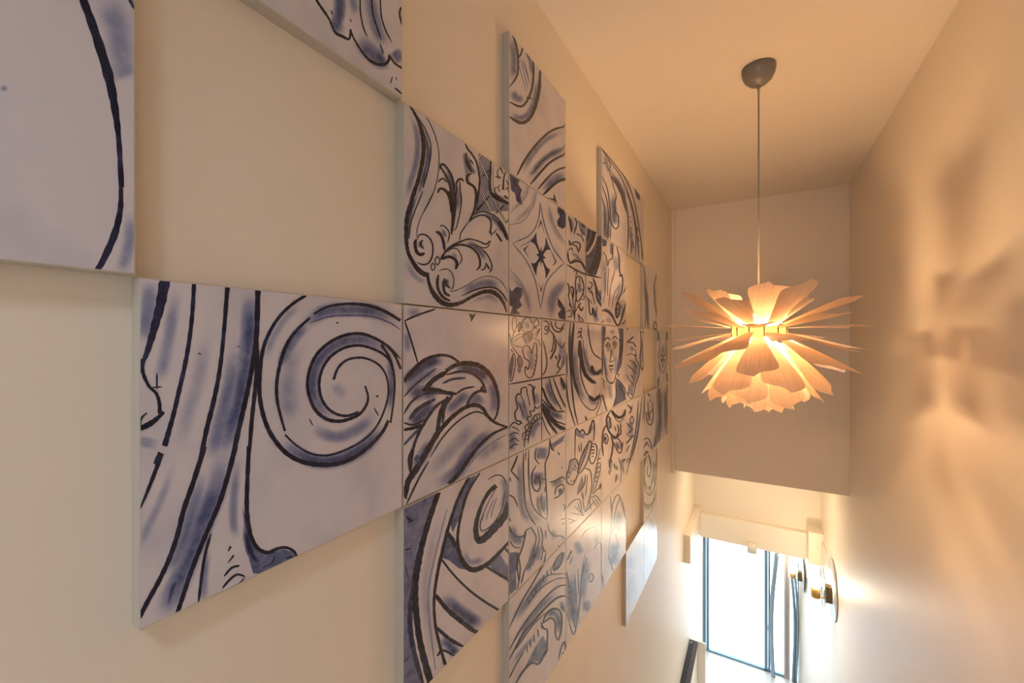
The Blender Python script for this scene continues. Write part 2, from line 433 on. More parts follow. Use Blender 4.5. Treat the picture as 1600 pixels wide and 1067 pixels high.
# ------------------------------------------------------------------ wall lamps of layered glass discs
def sconce(label, X, Y, Z, k=1.0):
    s = thing('wall_sconce', label, 'wall lamp', (X, Y, Z), 'brass and glass disc wall lamps')
    s.scale = (k, k, k)
    def disc(name, r, x, th, mat):
        o = from_bm(name, lathe_bm([(0, 0), (r - 0.004, 0), (r, -th / 2), (r - 0.004, -th), (0, -th)], 48, 'X'), mat, s, True); o.location = (x, 0, 0.03); return o
    disc('back_disc', 0.31, -0.004, 0.008, M['disc'])
    from_bm('mount', box_bm(-0.085, -0.012, -0.042, 0.042, -0.115, 0.055, 0.006), M['darkbrass'], s)
    disc('middle_disc', 0.215, -0.088, 0.006, M['clear'])
    from_bm('socket', lathe_bm([(0, -0.10), (0.040, -0.10), (0.042, -0.096), (0.042, -0.02), (0.036, -0.016), (0.036, 0.0), (0, 0.0)], 32), M['brass'], s, True).location = (-0.155, 0, 0)
    from_bm('bulb', lathe_bm([(0, 0), (0.024, 0.002), (0.048, 0.035), (0.058, 0.075), (0.046, 0.115), (0.0, 0.138)], 24), M['sbulb'], s, True).location = (-0.155, 0, 0)
    from_bm('arm', box_bm(-0.15, -0.085, -0.010, 0.010, -0.094, -0.082, 0.003), M['brass'], s)
    disc('front_disc', 0.135, -0.215, 0.005, M['clear'])
    return s
m0 = on_x(1302, 925, DR)
sconce('large glowing disc wall lamp with brass socket, nearest on the right wall', DR, m0.y, m0.z, 1.0)
YS2 = 7.42; XS2 = DR + (XR2 - DR) * (YS2 - 6.02) / (YD - 6.02)
sconce('small far wall lamp beside the glazed entrance, left of the larger one', XS2 - 0.004, YS2, on_y(1250, 897, YS2).z, 0.8)
# sensor under the header
sp = on_y(1175, 860, YH - 0.13)
sn = thing('motion_sensor', 'small pale cylindrical sensor hanging on the entrance header', 'sensor', (sp.x, YH - 0.06, sp.z))
from_bm('bracket', box_bm(-0.05, 0.05, -0.012, 0, 0.0, 0.10, 0.004), M['sensor'], sn)
from_bm('housing', lathe_bm([(0, 0.09), (0.054, 0.09), (0.058, 0.08), (0.058, -0.02), (0, -0.02)], 28), M['sensor'], sn, True).location = (0, -0.07, 0)
from_bm('lens', lathe_bm([(0, -0.021), (0.052, -0.021), (0.046, -0.05), (0.028, -0.066), (0, -0.07)], 28), M['clear'], sn, True).location = (0, -0.07, 0)
# ------------------------------------------------------------------ printed wall panels
# crop frames the drawings were read in: left, top, scale (photo pixels = left + u / scale)
CR = {'A': (190, 420, 3.557), 'B': (190, 700, 3.555), 'C': (390, 440, 3.556), 'T': (0, 0, 2.371), 'U': (400, 0, 6.154),
      'D': (620, 140, 5.616), 'E': (620, 300, 5.337), 'F': (620, 480, 3.337), 'G': (600, 740, 3.264), 'I': (780, 30, 3.557),
      'H': (780, 270, 4.104), 'J': (790, 480, 4.446), 'K': (790, 660, 3.81), 'M': (790, 780, 3.718), 'N': (880, 320, 5.336),
      'O': (880, 495, 5.338), 'P': (880, 620, 4.638), 'Q': (980, 600, 4.64), 'R': (990, 400, 4.85), 'S': (930, 220, 5.085)}
# every stroke: kind ink width : points.  l = brush line, w = soft wash, f = filled area, o = closed outline, e = ellipse (cx cy rx ry)
ART = {}
def art(col, row, crop, text):
    ART.setdefault((col, row), []).append((crop, text))

def strokes(text):
    for ln in text.strip().splitlines():
        ln = ln.strip()
        if not ln: continue
        head, pts = ln.split(':')
        h = head.split()
        w = [float(v) for v in h[2].split(',')] if len(h) > 2 else [0.0]
        v = [float(x) for x in pts.split()]
        yield h[0], float(h[1]), w, [(v[i], v[i + 1]) for i in range(0, len(v), 2)]

def to_pixel(X, Y, Z):
    c, s = math.cos(TH), math.sin(TH)
    d = -s * X + c * Y
    return (CX + FPX * (c * X + s * Y) / d, CY - FPX * (Z - ZC) / d)

def make_print(col, row, parent):
    y0 = PY0 + col * PW + 0.0035; y1 = PY0 + (col + 1) * PW - 0.0035
    z1 = PZ0 - row * PH - 0.0035; z0 = PZ0 - (row + 1) * PH + 0.0035
    V, Fc, INK, SOFT = [], [], [], []
    lay = [0]
    def put(p2, ink):
        P = on_x(p2[0], p2[1], -D)
        V.append((-D + 0.0002 + lay[0] * 0.000012, min(max(P.y, y0), y1), min(max(P.z, z0), z1))); INK.append(ink)
        return len(V) - 1
    for (y, z) in ((y0, z0), (y1, z0), (y1, z1), (y0, z1)):
        V.append((-D + 0.0002, y, z)); INK.append(0.0)
    Fc.append((0, 1, 2, 3))
    FILL = []
    def soft(u): return max(0.0, 1 - (u / 1.5) ** 2) ** 1.5
    def before(p2, m2):
        b2 = 0.0
        for poly, ik in FILL:
            ins = False
            for i in range(len(poly)):
                (xa, ya), (xb, yb) = poly[i], poly[i - 1]
                if (ya > p2[1]) != (yb > p2[1]) and p2[0] < (xb - xa) * (p2[1] - ya) / (yb - ya) + xa: ins = not ins
            if ins: b2 = max(b2, ik)
        for k in range(m2):
            for x, y, hw, ik in SOFT[k]:
                if ik > b2:
                    r2 = math.hypot(p2[0] - x, p2[1] - y) / max(hw, 1e-6)
                    if r2 < 1.5: b2 = max(b2, ik * soft(r2))
        return b2
    todo = {'w': [], 'f': [], 'x': []}
    for crop, text in ART.get((col, row), ()):
        ox, oy, sc = CR.get(crop, (0, 0, 1))
        for kind, ink, w, pts in strokes(text):
            px = [(ox + a / sc, oy + b2 / sc) for a, b2 in pts]
            if crop == 'L': px = [to_pixel(-D, y0 + (y1 - y0) * a / 100, z1 + (z0 - z1) * b2 / 100) for a, b2 in pts]
            ink = min(1.0, ink * 1.25) if kind == 'w' else ink
            todo['w' if kind == 'w' else 'f' if kind == 'f' and ink < 0.6 and ink > 0 else 'x'].append((kind, ink, [x / sc for x in w], px, sc, pts, (ox, oy)))
    for key in ('f', 'w', 'x'):
        for kind, ink, w, px, sc, pts, (ox, oy) in todo[key]:
            lay[0] += 1
            if kind == 'f':
                c = (sum(a for a, b2 in px) / len(px), sum(b2 for a, b2 in px) / len(px))
                idx = [put(q, ink) for q in px]
                if 0 < ink < 0.6: FILL.append((px, ink))
                # ear clipping keeps concave shapes right
                from mathutils.geometry import tessellate_polygon
                for tri in tessellate_polygon([[Vector((a, b2, 0)) for a, b2 in px]]):
                    Fc.append(tuple(idx[k] for k in tri))
                continue
            if kind == 'e':
                (cx, cy), (rx, ry) = pts
                px = [(ox + (cx + rx * math.cos(k * math.pi / 8)) / sc, oy + (cy + ry * math.sin(k * math.pi / 8)) / sc) for k in range(17)]
                path = px
            elif kind == 'o':
                path = spline(px + [px[0]], 4)
            else:
                path = spline(px, 5 if len(px) > 2 else 4)
            # drop repeated points, resample widths along the stroke
            pp = [path[0]]
            for q in path[1:]:
                if abs(q[0] - pp[-1][0]) + abs(q[1] - pp[-1][1]) > 0.05: pp.append(q)
            if len(pp) < 2: continue
            n = len(pp)
            prev = None
            if kind == 'w': SOFT.append([])
            for i, q in enumerate(pp):
                a, b2 = pp[max(i - 1, 0)], pp[min(i + 1, n - 1)]
                dx, dy = b2[0] - a[0], b2[1] - a[1]; L = math.hypot(dx, dy) or 1
                nx, ny = -dy / L, dx / L
                t2 = i / (n - 1)
                if len(w) == 1: ww = w[0]
                else:
                    f2 = t2 * (len(w) - 1); k = min(int(f2), len(w) - 2); ww = w[k] + (w[k + 1] - w[k]) * (f2 - k)
                hw = ww / 2 * (1.35 if col >= 2 and kind != 'w' else 1.08)
                if kind == 'l' and len(w) == 1:                      # brush ends taper
                    hw *= min(1.0, 0.45 + 4.0 * min(t2, 1 - t2))
                if kind == 'l' and ww * sc > 12: hw *= 1 + 0.10 * math.sin(i * 2.3 + lay[0])
                if kind == 'w':                                      # soft edged; never lighter than the glaze laid before it
                    e = min(1.0, 3.5 * min(t2, 1 - t2)); e = e * e * (3 - 2 * e)
                    ids = []
                    for u in (-1.5, -1.1, -0.75, -0.35, 0.0, 0.35, 0.75, 1.1, 1.5):
                        v2 = (q[0] + nx * hw * u, q[1] + ny * hw * u)
                        ids.append(put(v2, max(before(v2, len(SOFT) - 1), ink * e * soft(abs(u)))))
                    SOFT[-1].append((q[0], q[1], hw, ink * e))
                else:
                    prof = ((-1.0, 1.0), (1.0, 1.0))
                    ids = [put((q[0] + nx * hw * u, q[1] + ny * hw * u), ink * k2) for u, k2 in prof]
                if prev:
                    for k in range(len(ids) - 1): Fc.append((prev[k], ids[k], ids[k + 1], prev[k + 1]))
                prev = ids
    me = bpy.data.meshes.new('print'); me.from_pydata(V, [], Fc)
    at = me.attributes.new('ink', 'FLOAT', 'POINT'); at.data.foreach_set('value', INK)
    me.materials.append(M['print'])
    o = bpy.data.objects.new('print', me); COL.objects.link(o); o.parent = parent
    o.matrix_parent_inverse = Matrix.Translation(-Vector(parent.location))
    return o

def panel(col, row, label):
    y0 = PY0 + col * PW + 0.0012; z0 = PZ0 - (row + 1) * PH + 0.0012
    r = thing('art_panel', label, 'wall panel', (-DL, y0 + PW / 2, z0), 'square blue and white printed panels on the left wall')
    b = from_bm('board', box_bm(0, 0.028, -PW / 2 + 0.0012, PW / 2 - 0.0024, 0, PH - 0.0024, 0.0012), M['board'], r)
    make_print(col, row, r)
    return r
art(0, 1, 'A', """
w .30 80 : 160 40 145 250 110 420
w .22 60 : 310 60 270 330 235 520 200 640
w .14 70 : 480 300 430 600 370 800 310 1040
w .45 75 : 712 100 715 250 700 450 655 700 600 900 545 1080
w .30 70 : 640 400 600 650 540 900 500 1070
w .18 90 : 150 930 130 1000
l .88 58,50,40,30,20 : 240 60 215 200 180 330 145 450 120 515
l .97 22,22,24,24,30 : 402 80 392 250 375 400 350 540 318 680 290 800 262 900 238 985
l 1 24,20,24,26,24 : 588 95 572 300 555 480 535 620 505 760 470 900 435 1075
l 1 28,26,24,26,26 : 757 115 750 350 735 480 715 600 690 720 660 850 610 1075
l .97 22 : 756 400 750 560 738 700 722 850 705 1080
l .97 24,16,22 : 118 500 116 570 150 650 190 690 208 740 212 805
l .95 16,30,26 : 235 795 180 845 130 875 90 888
l .8 8,12,4 : 140 800 110 830 105 870
l .9 10 : 195 580 195 670
l .9 8 : 165 660 225 655
l .95 26,22 : 215 1020 185 1085
l .6 9 : 425 468 440 476
l .5 7 : 640 435 660 430
""")
art(0, 1, 'B', """
w .42 95 : 555 -20 530 200 440 430 360 640 280 820 190 980
w .30 55 : 470 100 400 330 330 560 230 740
w .15 40 : 300 60 220 280 150 430 90 580
w .25 40 : 650 20 625 250 620 400 640 520
w .25 36 : 480 560 460 700 455 870
f .5 : 672 330 690 560 730 695 760 705 860 655 962 605 955 578 900 562 810 585 740 545 706 440
w .75 34 : 690 420 700 520 735 610 790 640
w .60 26 : 250 900 280 790 310 720
l 1 26,26,24,24 : 460 -10 400 180 345 340 310 480 265 610 210 730 150 840 95 945
l 1 26,24,24,22 : 632 -10 590 150 540 310 480 450 430 570 380 700 340 820 308 918
l 1 22,24,20,16,14 : 706 -10 697 200 695 350 715 480 755 555 810 580 860 560 910 552 955 572 972 604
l .98 16 : 495 475 465 580 445 700 425 872
l .97 24,18,8 : 222 30 170 170 130 270 95 350
l .9 14,3 : 605 545 590 575
l .9 12,4 : 622 595 590 637
l .95 12 : 655 652 610 665 568 712
l .95 12 : 685 712 640 702 600 730 558 778
l .7 7 : 685 715 650 752 610 772
l .8 10 : 850 600 830 640 780 665
l .8 8 : 955 600 910 612
""")
art(0, 1, 'C', """
w .48 62 : 165 855 240 935 340 990 430 1000 540 975 640 915 700 850 750 780
w .40 62 : 270 280 360 200 440 160 540 155 640 160 740 185 838 245
w .38 50 : 175 480 200 400 260 300 330 225
w .15 90 : 300 300 230 430 215 560 220 700 260 780
w .42 54 : 825 470 760 390 660 330 590 320 510 335 430 385 375 450 350 540 352 620 385 690 440 745 520 760
w .36 32 : 770 420 785 520 785 620 770 740
w .30 55 : 335 790 400 840 480 862 560 842 640 790 705 715
w .14 50 : 480 560 490 600 540 640
w .18 40 : 300 110 200 200 120 330 90 450
l 1 16,18,22,24,24,20,16 : 312 75 230 130 160 200 105 290 70 390 55 520 55 640 80 760 125 860 200 950 290 1000 400 1018 500 1008 590 970 680 900 740 830 770 770
l .95 14,20,18,12 : 335 200 260 270 205 350 170 450 150 560 152 660 175 760 195 830
l .92 10,12,10,12,14 : 195 850 260 910 340 955 430 965 530 935 630 880 700 810 745 720 770 620 760 530 725 470 670 435 610 422 540 435 490 480 465 545
l 1 10,14,18,16 : 355 180 430 140 520 125 600 125 680 138 760 170 836 216
l .6 7 : 330 230 440 195 560 188 680 195 780 230 838 268
l 1 12,16,16,16,20,16,10 : 838 485 800 400 740 340 660 300 600 288 520 300 440 340 375 400 335 480 320 570 335 650 370 720 430 765 500 775 560 760 610 735 645 690 657 640 640 578
l .97 12,14,16,14 : 800 500 770 430 720 390 650 362 590 355 520 370 450 415 405 480 385 560 395 640 430 700 480 735 540 745 605 725
l 1 14,12,10 : 730 350 780 430 803 540 800 650 782 785
l .9 10 : 760 345 838 430
l .7 9 : 480 225 492 232
l .7 8 : 690 700 715 745
l .6 8 : 330 760 350 800
l .7 10 : 700 640 715 632
""")
art(-1, 0, 'T', """
w .22 80 : 380 -20 430 100 455 250 470 300
w .22 40 : 440 1020 475 920 485 780
w .2 18 : 0 325 30 330
l 1 26,30,34,26,18,20 : 300 -20 345 100 400 275 425 400 440 520 450 695
l .85 14,20,26,22 : 448 690 445 780 420 880 362 1005
l .85 12 : 475 -10 500 35
""")
art(0, -1, 'U', """
w .5 90 : 760 -250 800 0 800 130 775 250 860 330
w .42 130 : 960 330 1100 500 1200 575 1265 560
w .4 90 : 1320 480 1400 600
w .28 100 : 1080 -200 1120 100 1170 300 1250 480
w .25 60 : 900 -200 930 0 960 150
l 1 16,18,22,24,18,18,24,28,20,20 : 380 -420 470 -200 580 0 640 90 700 180 735 260 770 320 830 350 895 375 910 285
l 1 14,18,26,30,22 : 905 280 940 370 1000 470 1070 560 1150 612 1230 620 1275 580 1280 530
l 1 16,20 : 1280 530 1330 605 1410 660
l .95 14 : 990 -300 1000 0 1003 120 1030 260 1068 355
l .97 16 : 1090 -300 1110 0 1125 140 1165 270 1205 380
l .95 14 : 1180 -200 1195 30 1205 160 1245 290 1305 410
l .97 18 : 1392 65 1380 140 1405 250
l .6 16 : 1190 420 1225 520
l .7 14 : 720 100 735 140
l .8 10 : 905 180 915 215
l .75 12 : 1312 735 1290 805
l .6 10 : 1345 740 1350 770
l .97 16 : 1330 842 1410 910
""")
art(1, 0, 'D', """
w .26 44 : 92 165 165 340 182 480 165 650 110 850 80 1010
w .5 24 : 215 310 262 450 270 580 235 760 160 1000
w .45 30 : 415 690 470 800 495 950 500 1060
w .4 24 : 540 820 535 960 530 1060
w .5 34 : 612 560 640 680 690 745
w .3 30 : 590 540 600 640 640 850
f .36 : 715 600 760 565 820 610 825 910 975 1010 985 1070 690 1070 735 850
l 1 16,24,34,36,34,32,34 : 112 138 150 200 195 290 225 400 235 520 220 650 185 800 140 930 105 1070
l .95 10 : 200 260 250 350 290 450 300 550 275 700 230 865
l .9 8 : 290 500 278 660 225 860
l .97 7,8,8,7 : 120 135 220 200 280 280 330 390 360 500 370 620 355 780 310 930 240 1070
l 1 20 : 380 700 385 665 405 655 440 690 480 760 500 850 505 960
l 1 18 : 380 670 420 740 460 830 485 950 500 1070
l 1 14,26,24 : 358 905 380 868 430 890 465 960 482 1075
l .95 14 : 358 812 400 780 440 812
l .98 16 : 515 850 530 800 560 782 588 805
l .95 10 : 550 790 556 880 566 960 556 1070
l .95 14 : 498 1070 520 900 526 840
l .95 16 : 598 468 620 520 660 570 700 640 720 740 725 820 700 1050
l 1 22 : 605 555 612 640 655 725
l .95 11 : 640 610 672 655
l 1 22 : 655 735 615 760 620 812 645 830 680 860 697 930 682 1050
l .95 10 : 740 770 815 700
l .95 10 : 695 1060 820 930
l .95 8 : 708 590 735 558
l .95 8 : 725 602 757 570
l .9 17 : 718 605 822 835
l 0 8 : 718 605 822 835
l .9 17 : 735 865 832 1070
l 0 8 : 735 865 832 1070
l .9 15 : 835 920 905 1070
l 0 7 : 835 920 905 1070
f 0 : 832 625 980 700 980 985 832 900
l .8 5 : 848 640 852 890 975 962
l 1 22 : 825 612 825 905 980 1004
l 1 16,6 : 900 675 935 745
l 1 18,8 : 930 880 938 775 955 720
l .95 10 : 860 765 915 770
l .9 8 : 890 690 880 740 900 790
l .9 8 : 875 920 855 880 882 850
l .9 8 : 900 830 890 870 905 900
l .9 8 : 945 880 972 862 978 905
l .95 13 : 940 928 975 958
l .9 9 : 960 790 980 850
""")
art(1, 0, 'E', """
w .45 20 : 180 -5 130 130 98 280 92 400
w .4 36 : 185 470 200 430 215 420
w .35 28 : 480 30 480 130 470 240
w .4 20 : 380 310 410 380
w .4 34 : 560 425 640 445 700 505 745 580
w .3 22 : 460 510 505 545
w .42 42 : 720 178 830 240 905 360
w .4 36 : 415 720 415 800
w .3 60 : 520 850 640 790 760 760 870 815
w .18 40 : 70 560 150 700 250 760
w .16 36 : 600 930 760 870 860 930
f .32 : 665 -10 940 -10 940 110 860 150 780 160 700 165 640 190
l 1 30,34,32,28,30,40,38 : 148 -5 110 110 85 200 78 320 80 430 95 510 130 580 170 640 215 678 262 695
l 1 22,26,40,40,32,24,30,34,26,10 : 255 685 265 750 290 820 330 880 390 930 460 940 540 920 630 870 720 833 790 833 850 870 890 930 915 1005
l .95 10 : 215 -5 160 130 115 260 100 390
l .95 6 : 305 -5 250 110 200 210 170 300 163 375
l .95 12 : 165 400 185 360 230 355 275 390 298 450 295 530 265 590 215 605 165 585
l 1 26 : 158 395 150 440 165 500 195 522 232 510
l 1 14 : 215 400 195 430 222 475
o .95 9 : 313 573 335 537 358 573 335 610
o .95 9 : 280 625 298 594 318 625 298 655
l 1 22 : 435 -10 460 120 465 250 455 355
l 1 12 : 490 -10 490 120 470 290
l .95 9 : 527 -10 532 120 502 270 480 325
l 1 16 : 660 -10 650 120 625 200 600 252
l .95 8 : 600 245 560 300 530 350 520 415
l 1 22 : 322 330 360 350 385 410 398 490
l .95 10 : 358 290 375 278 410 300 437 350 422 425
l 1 18,14,10,14 : 368 555 410 490 470 440 540 410 600 392 680 410 740 435 778 408
l 1 16 : 380 535 430 470 520 440 600 455 660 500 690 560 690 620 662 652
l .95 10 : 700 470 750 520 785 590 790 640 768 676
l .95 14 : 738 590 772 645
l .95 10 : 700 652 730 640 737 608
l .95 8 : 640 432 700 462 748 462 775 430
l 1 24 : 363 562 430 540 480 560 500 600 488 645
l .95 8 : 430 480 490 470 520 500 540 560 518 608
l .95 12 : 415 500 470 455 520 440
l .95 12 : 600 250 650 210 710 192 760 212 785 260 780 330 788 368
l .95 9 : 640 200 700 165 780 180 840 220 890 290 935 410
l 1 20 : 838 240 880 310 920 400
l 1 16 : 825 340 860 392 872 415
l .9 8 : 760 330 800 345 832 308
l .95 10 : 640 192 772 28
l .95 10 : 820 182 895 108
l .9 15 : 688 -10 782 165
l 0 7 : 688 -10 782 165
l .9 15 : 800 55 912 265
l 0 7 : 800 55 912 265
l 1 24 : 785 5 850 50 936 104
l .9 8 : 905 255 938 225
l .95 7 : 345 660 390 642 440 655 470 710 470 780 445 830
l 1 22 : 345 690 335 760 350 830 390 882 445 908
l 1 22 : 398 720 385 780 400 840 442 868
l 1 12 : 415 730 405 770 445 803
l .95 5 : 440 832 470 828 560 790 660 730 740 702 820 715 880 760 922 835
l .97 12 : 538 867 640 820 740 795 820 800 880 850 918 915
""")
art(1, 1, 'F', """
w .62 46 : 30 405 90 345 170 290 250 268
w .3 50 : 35 460 130 370 230 310
w .5 42 : 290 325 370 318 440 350 470 395
w .3 40 : 480 380 512 470 505 570
w .35 60 : 380 510 440 455
w .45 60 : 60 470 130 440 220 460
w .45 50 : 60 620 130 560 210 490
w .4 46 : 180 690 130 780 85 850
w .4 40 : 250 560 320 490 380 440
w .45 54 : 530 640 440 690 370 770 300 870 170 930
w .18 60 : 430 590 350 680 250 780 160 900
w .18 50 : 560 690 480 740 410 800
w .2 40 : 50 30 130 25
w .2 30 : 50 120 60 240
l 1 10 : 38 72 110 40 200 10
l 1 9 : 40 70 70 160 112 300
f 1 : 376 30 388 78 414 30 396 42
l 1 20,18,14,10 : 30 390 90 322 150 272 220 250 280 258 332 292
l .75 10 : 33 470 100 400 205 318
l 1 18,24,22,12,8 : 255 332 310 300 370 292 430 305 480 345 515 410 530 490 522 555 505 592
l .95 12 : 258 352 330 335 390 345 440 385 468 445
l .95 14 : 470 445 440 430 455 410
l 1 24 : 262 335 190 380 142 435
l 1 20 : 132 432 200 430 255 445 312 452
l .75 12 : 238 397 290 375 360 368
l .95 10 : 308 452 350 425 405 414
l .85 14 : 358 525 385 470 420 440 468 434
l .7 12 : 33 560 80 490 150 450 255 450
l .75 20 : 65 585 110 530 200 478
l .9 10 : 33 602 90 612 165 575
l .95 16 : 33 640 90 628 132 612
l .6 14 : 33 720 90 660 125 625
l .95 20 : 265 465 230 540 215 620 210 660
l .9 14 : 295 452 250 520 238 605
l .95 14 : 272 470 200 520 140 610 95 700 75 800 70 885
l .85 12 : 125 615 90 720 62 790 72 875
l .97 26,30,26 : 215 650 150 760 90 860 58 910 36 1000
l 1 22,20,18,16,10 : 212 655 280 580 350 525 410 510 450 530 467 560 510 600 577 626
l .97 8 : 173 784 230 690 300 610 370 560 420 545 465 562
l .97 9 : 165 803 110 900 48 1030
l 1 10,16,18,22 : 577 625 500 660 430 720 370 800 320 870 268 925
l .35 7 : 570 662 490 710 420 770 372 830
l .6 9 : 90 790 120 800
l .6 20 : 95 800 110 770
""")
art(1, 2, 'G', """
f .42 : 97 180 262 95 200 340 165 480 138 640 132 800 160 960 195 1070 97 1070
f .5 : 432 25 470 5 420 110 385 230 350 300 335 250 380 130
f .55 : 325 290 360 330 375 420 425 492 380 482 330 440 295 430
f .42 : 525 462 632 545 636 470 580 395
w .5 55 : 285 610 370 690 440 740 510 780
w .5 40 : 285 830 345 890 370 930
w .28 36 : 600 10 625 90 600 200
w .2 30 : 400 380 440 450 520 430
w .12 40 : 290 150 240 400 215 560 225 760 260 980
l .75 24 : 150 560 135 680 135 800 160 940 200 1075
l .98 24,26,34,30,30,36 : 278 90 235 220 195 360 175 450 162 520 158 620 165 720 180 840 205 950 240 1075
l 1 12,16,14,16 : 434 15 380 120 335 250 300 380 270 520 255 640 260 760 280 860 312 975
l .3 9 : 320 180 260 420 226 600 232 760 262 1000
l 1 10,12,14,24,26,18,12 : 488 -5 430 90 395 200 375 320 385 410 420 472 460 490 520 465 580 410 640 345
l 1 22,16,24,34,36,30 : 572 60 530 100 490 180 468 270 478 338 510 330 560 280 610 220 640 140
l .7 6 : 570 75 520 170 490 260 505 292 560 250 600 180 615 90
l .7 6 : 625 60 605 15 570 8 530 30
l .4 5 : 545 120 512 190 502 235
l .4 5 : 560 130 530 200 520 240
l .4 5 : 575 120 552 190 545 225
l 1 18 : 318 292 350 340 378 395
l 1 10,12 : 288 430 350 510 430 590 510 650 582 694
l .98 18,24,22 : 262 618 320 690 390 750 475 815
l .98 18 : 265 782 330 840 405 884
l .95 14 : 515 470 580 510 640 545
l .95 10 : 615 380 640 405
l .8 14 : 110 215 135 240
l .7 10 : 120 250 150 235
l .7 8 : 100 390 140 380
l .6 10 : 110 470 125 540
l .6 10 : 105 960 130 930
l .9 12 : 270 930 300 900 360 930
""")
art(2, -1, 'I', """
w .32 34 : 68 90 82 220 72 350
w .35 36 : 66 395 100 440 140 440
w .4 16 : 148 175 170 230 182 320
w .36 28 : 212 285 202 430 165 522 110 548 58 512
w .3 26 : 120 865 180 760 260 670 375 615
w .42 30 : 160 890 220 810 290 750 375 715
w .3 22 : 238 930 300 882 375 848
w .42 24 : 232 958 300 898 375 862
l 1 8 : 72 80 95 150 105 220 100 310 57 378
l 1 8 : 133 148 118 200 103 206
l .35 4 : 118 220 160 385
l .35 4 : 138 230 174 370
l .35 4 : 108 250 150 400
l .35 4 : 128 225 166 350
l .5 8 : 75 270 90 300
l 1 10 : 184 205 190 300 180 390 150 460 115 485 57 460
l 1 9 : 150 435 180 440
l 1 14 : 228 270 220 400 195 500 160 560 115 575 57 543
l 1 10 : 98 868 150 770 220 680 290 620 376 592
l 1 10 : 173 918 230 850 290 790 376 745
l .85 6 : 178 862 260 770 376 705
l 1 8 : 213 948 270 880 320 840 376 820
l 1 12 : 243 978 290 930 330 900 376 885
f 1 : 262 988 300 998 304 964 312 990 322 1025 300 1008
""")
art(2, 0, 'H', """
w .16 26 : 238 90 200 220 75 335
w .16 26 : 305 190 350 350 430 480
w .18 30 : 60 640 160 760 208 920
w .28 50 : 330 930 350 790 432 690
w .10 30 : 190 10 160 150 65 260
l .3 5 : 190 40 170 150 65 260
l .3 5 : 240 110 215 220 150 310 65 335
l .3 5 : 320 210 350 330 428 465
l .3 5 : 65 615 150 720 200 900
l .35 5 : 335 925 350 790 430 690
l .45 6 : 262 190 250 300 200 395 85 452
l .45 6 : 85 452 170 560 230 690 265 870
l .45 6 : 265 870 300 710 370 620 418 580
l .45 6 : 418 580 345 480 292 340 262 190
l .35 5 : 265 300 245 380 195 440 135 470
l .35 5 : 370 570 320 480 285 380 265 300
f .68 : 66 5 130 50 120 72 145 110 135 140 148 210 110 180 100 130 76 112
f .72 : 375 215 415 240 427 270 427 345 405 360 375 340 370 310 388 280 372 250
f .68 : 66 735 80 762 110 730 148 740 145 790 130 820 147 850 110 880 137 907 68 907 86 860 66 850
f .75 : 375 800 400 832 422 870 428 944 385 932 375 900 396 880 375 850
""")
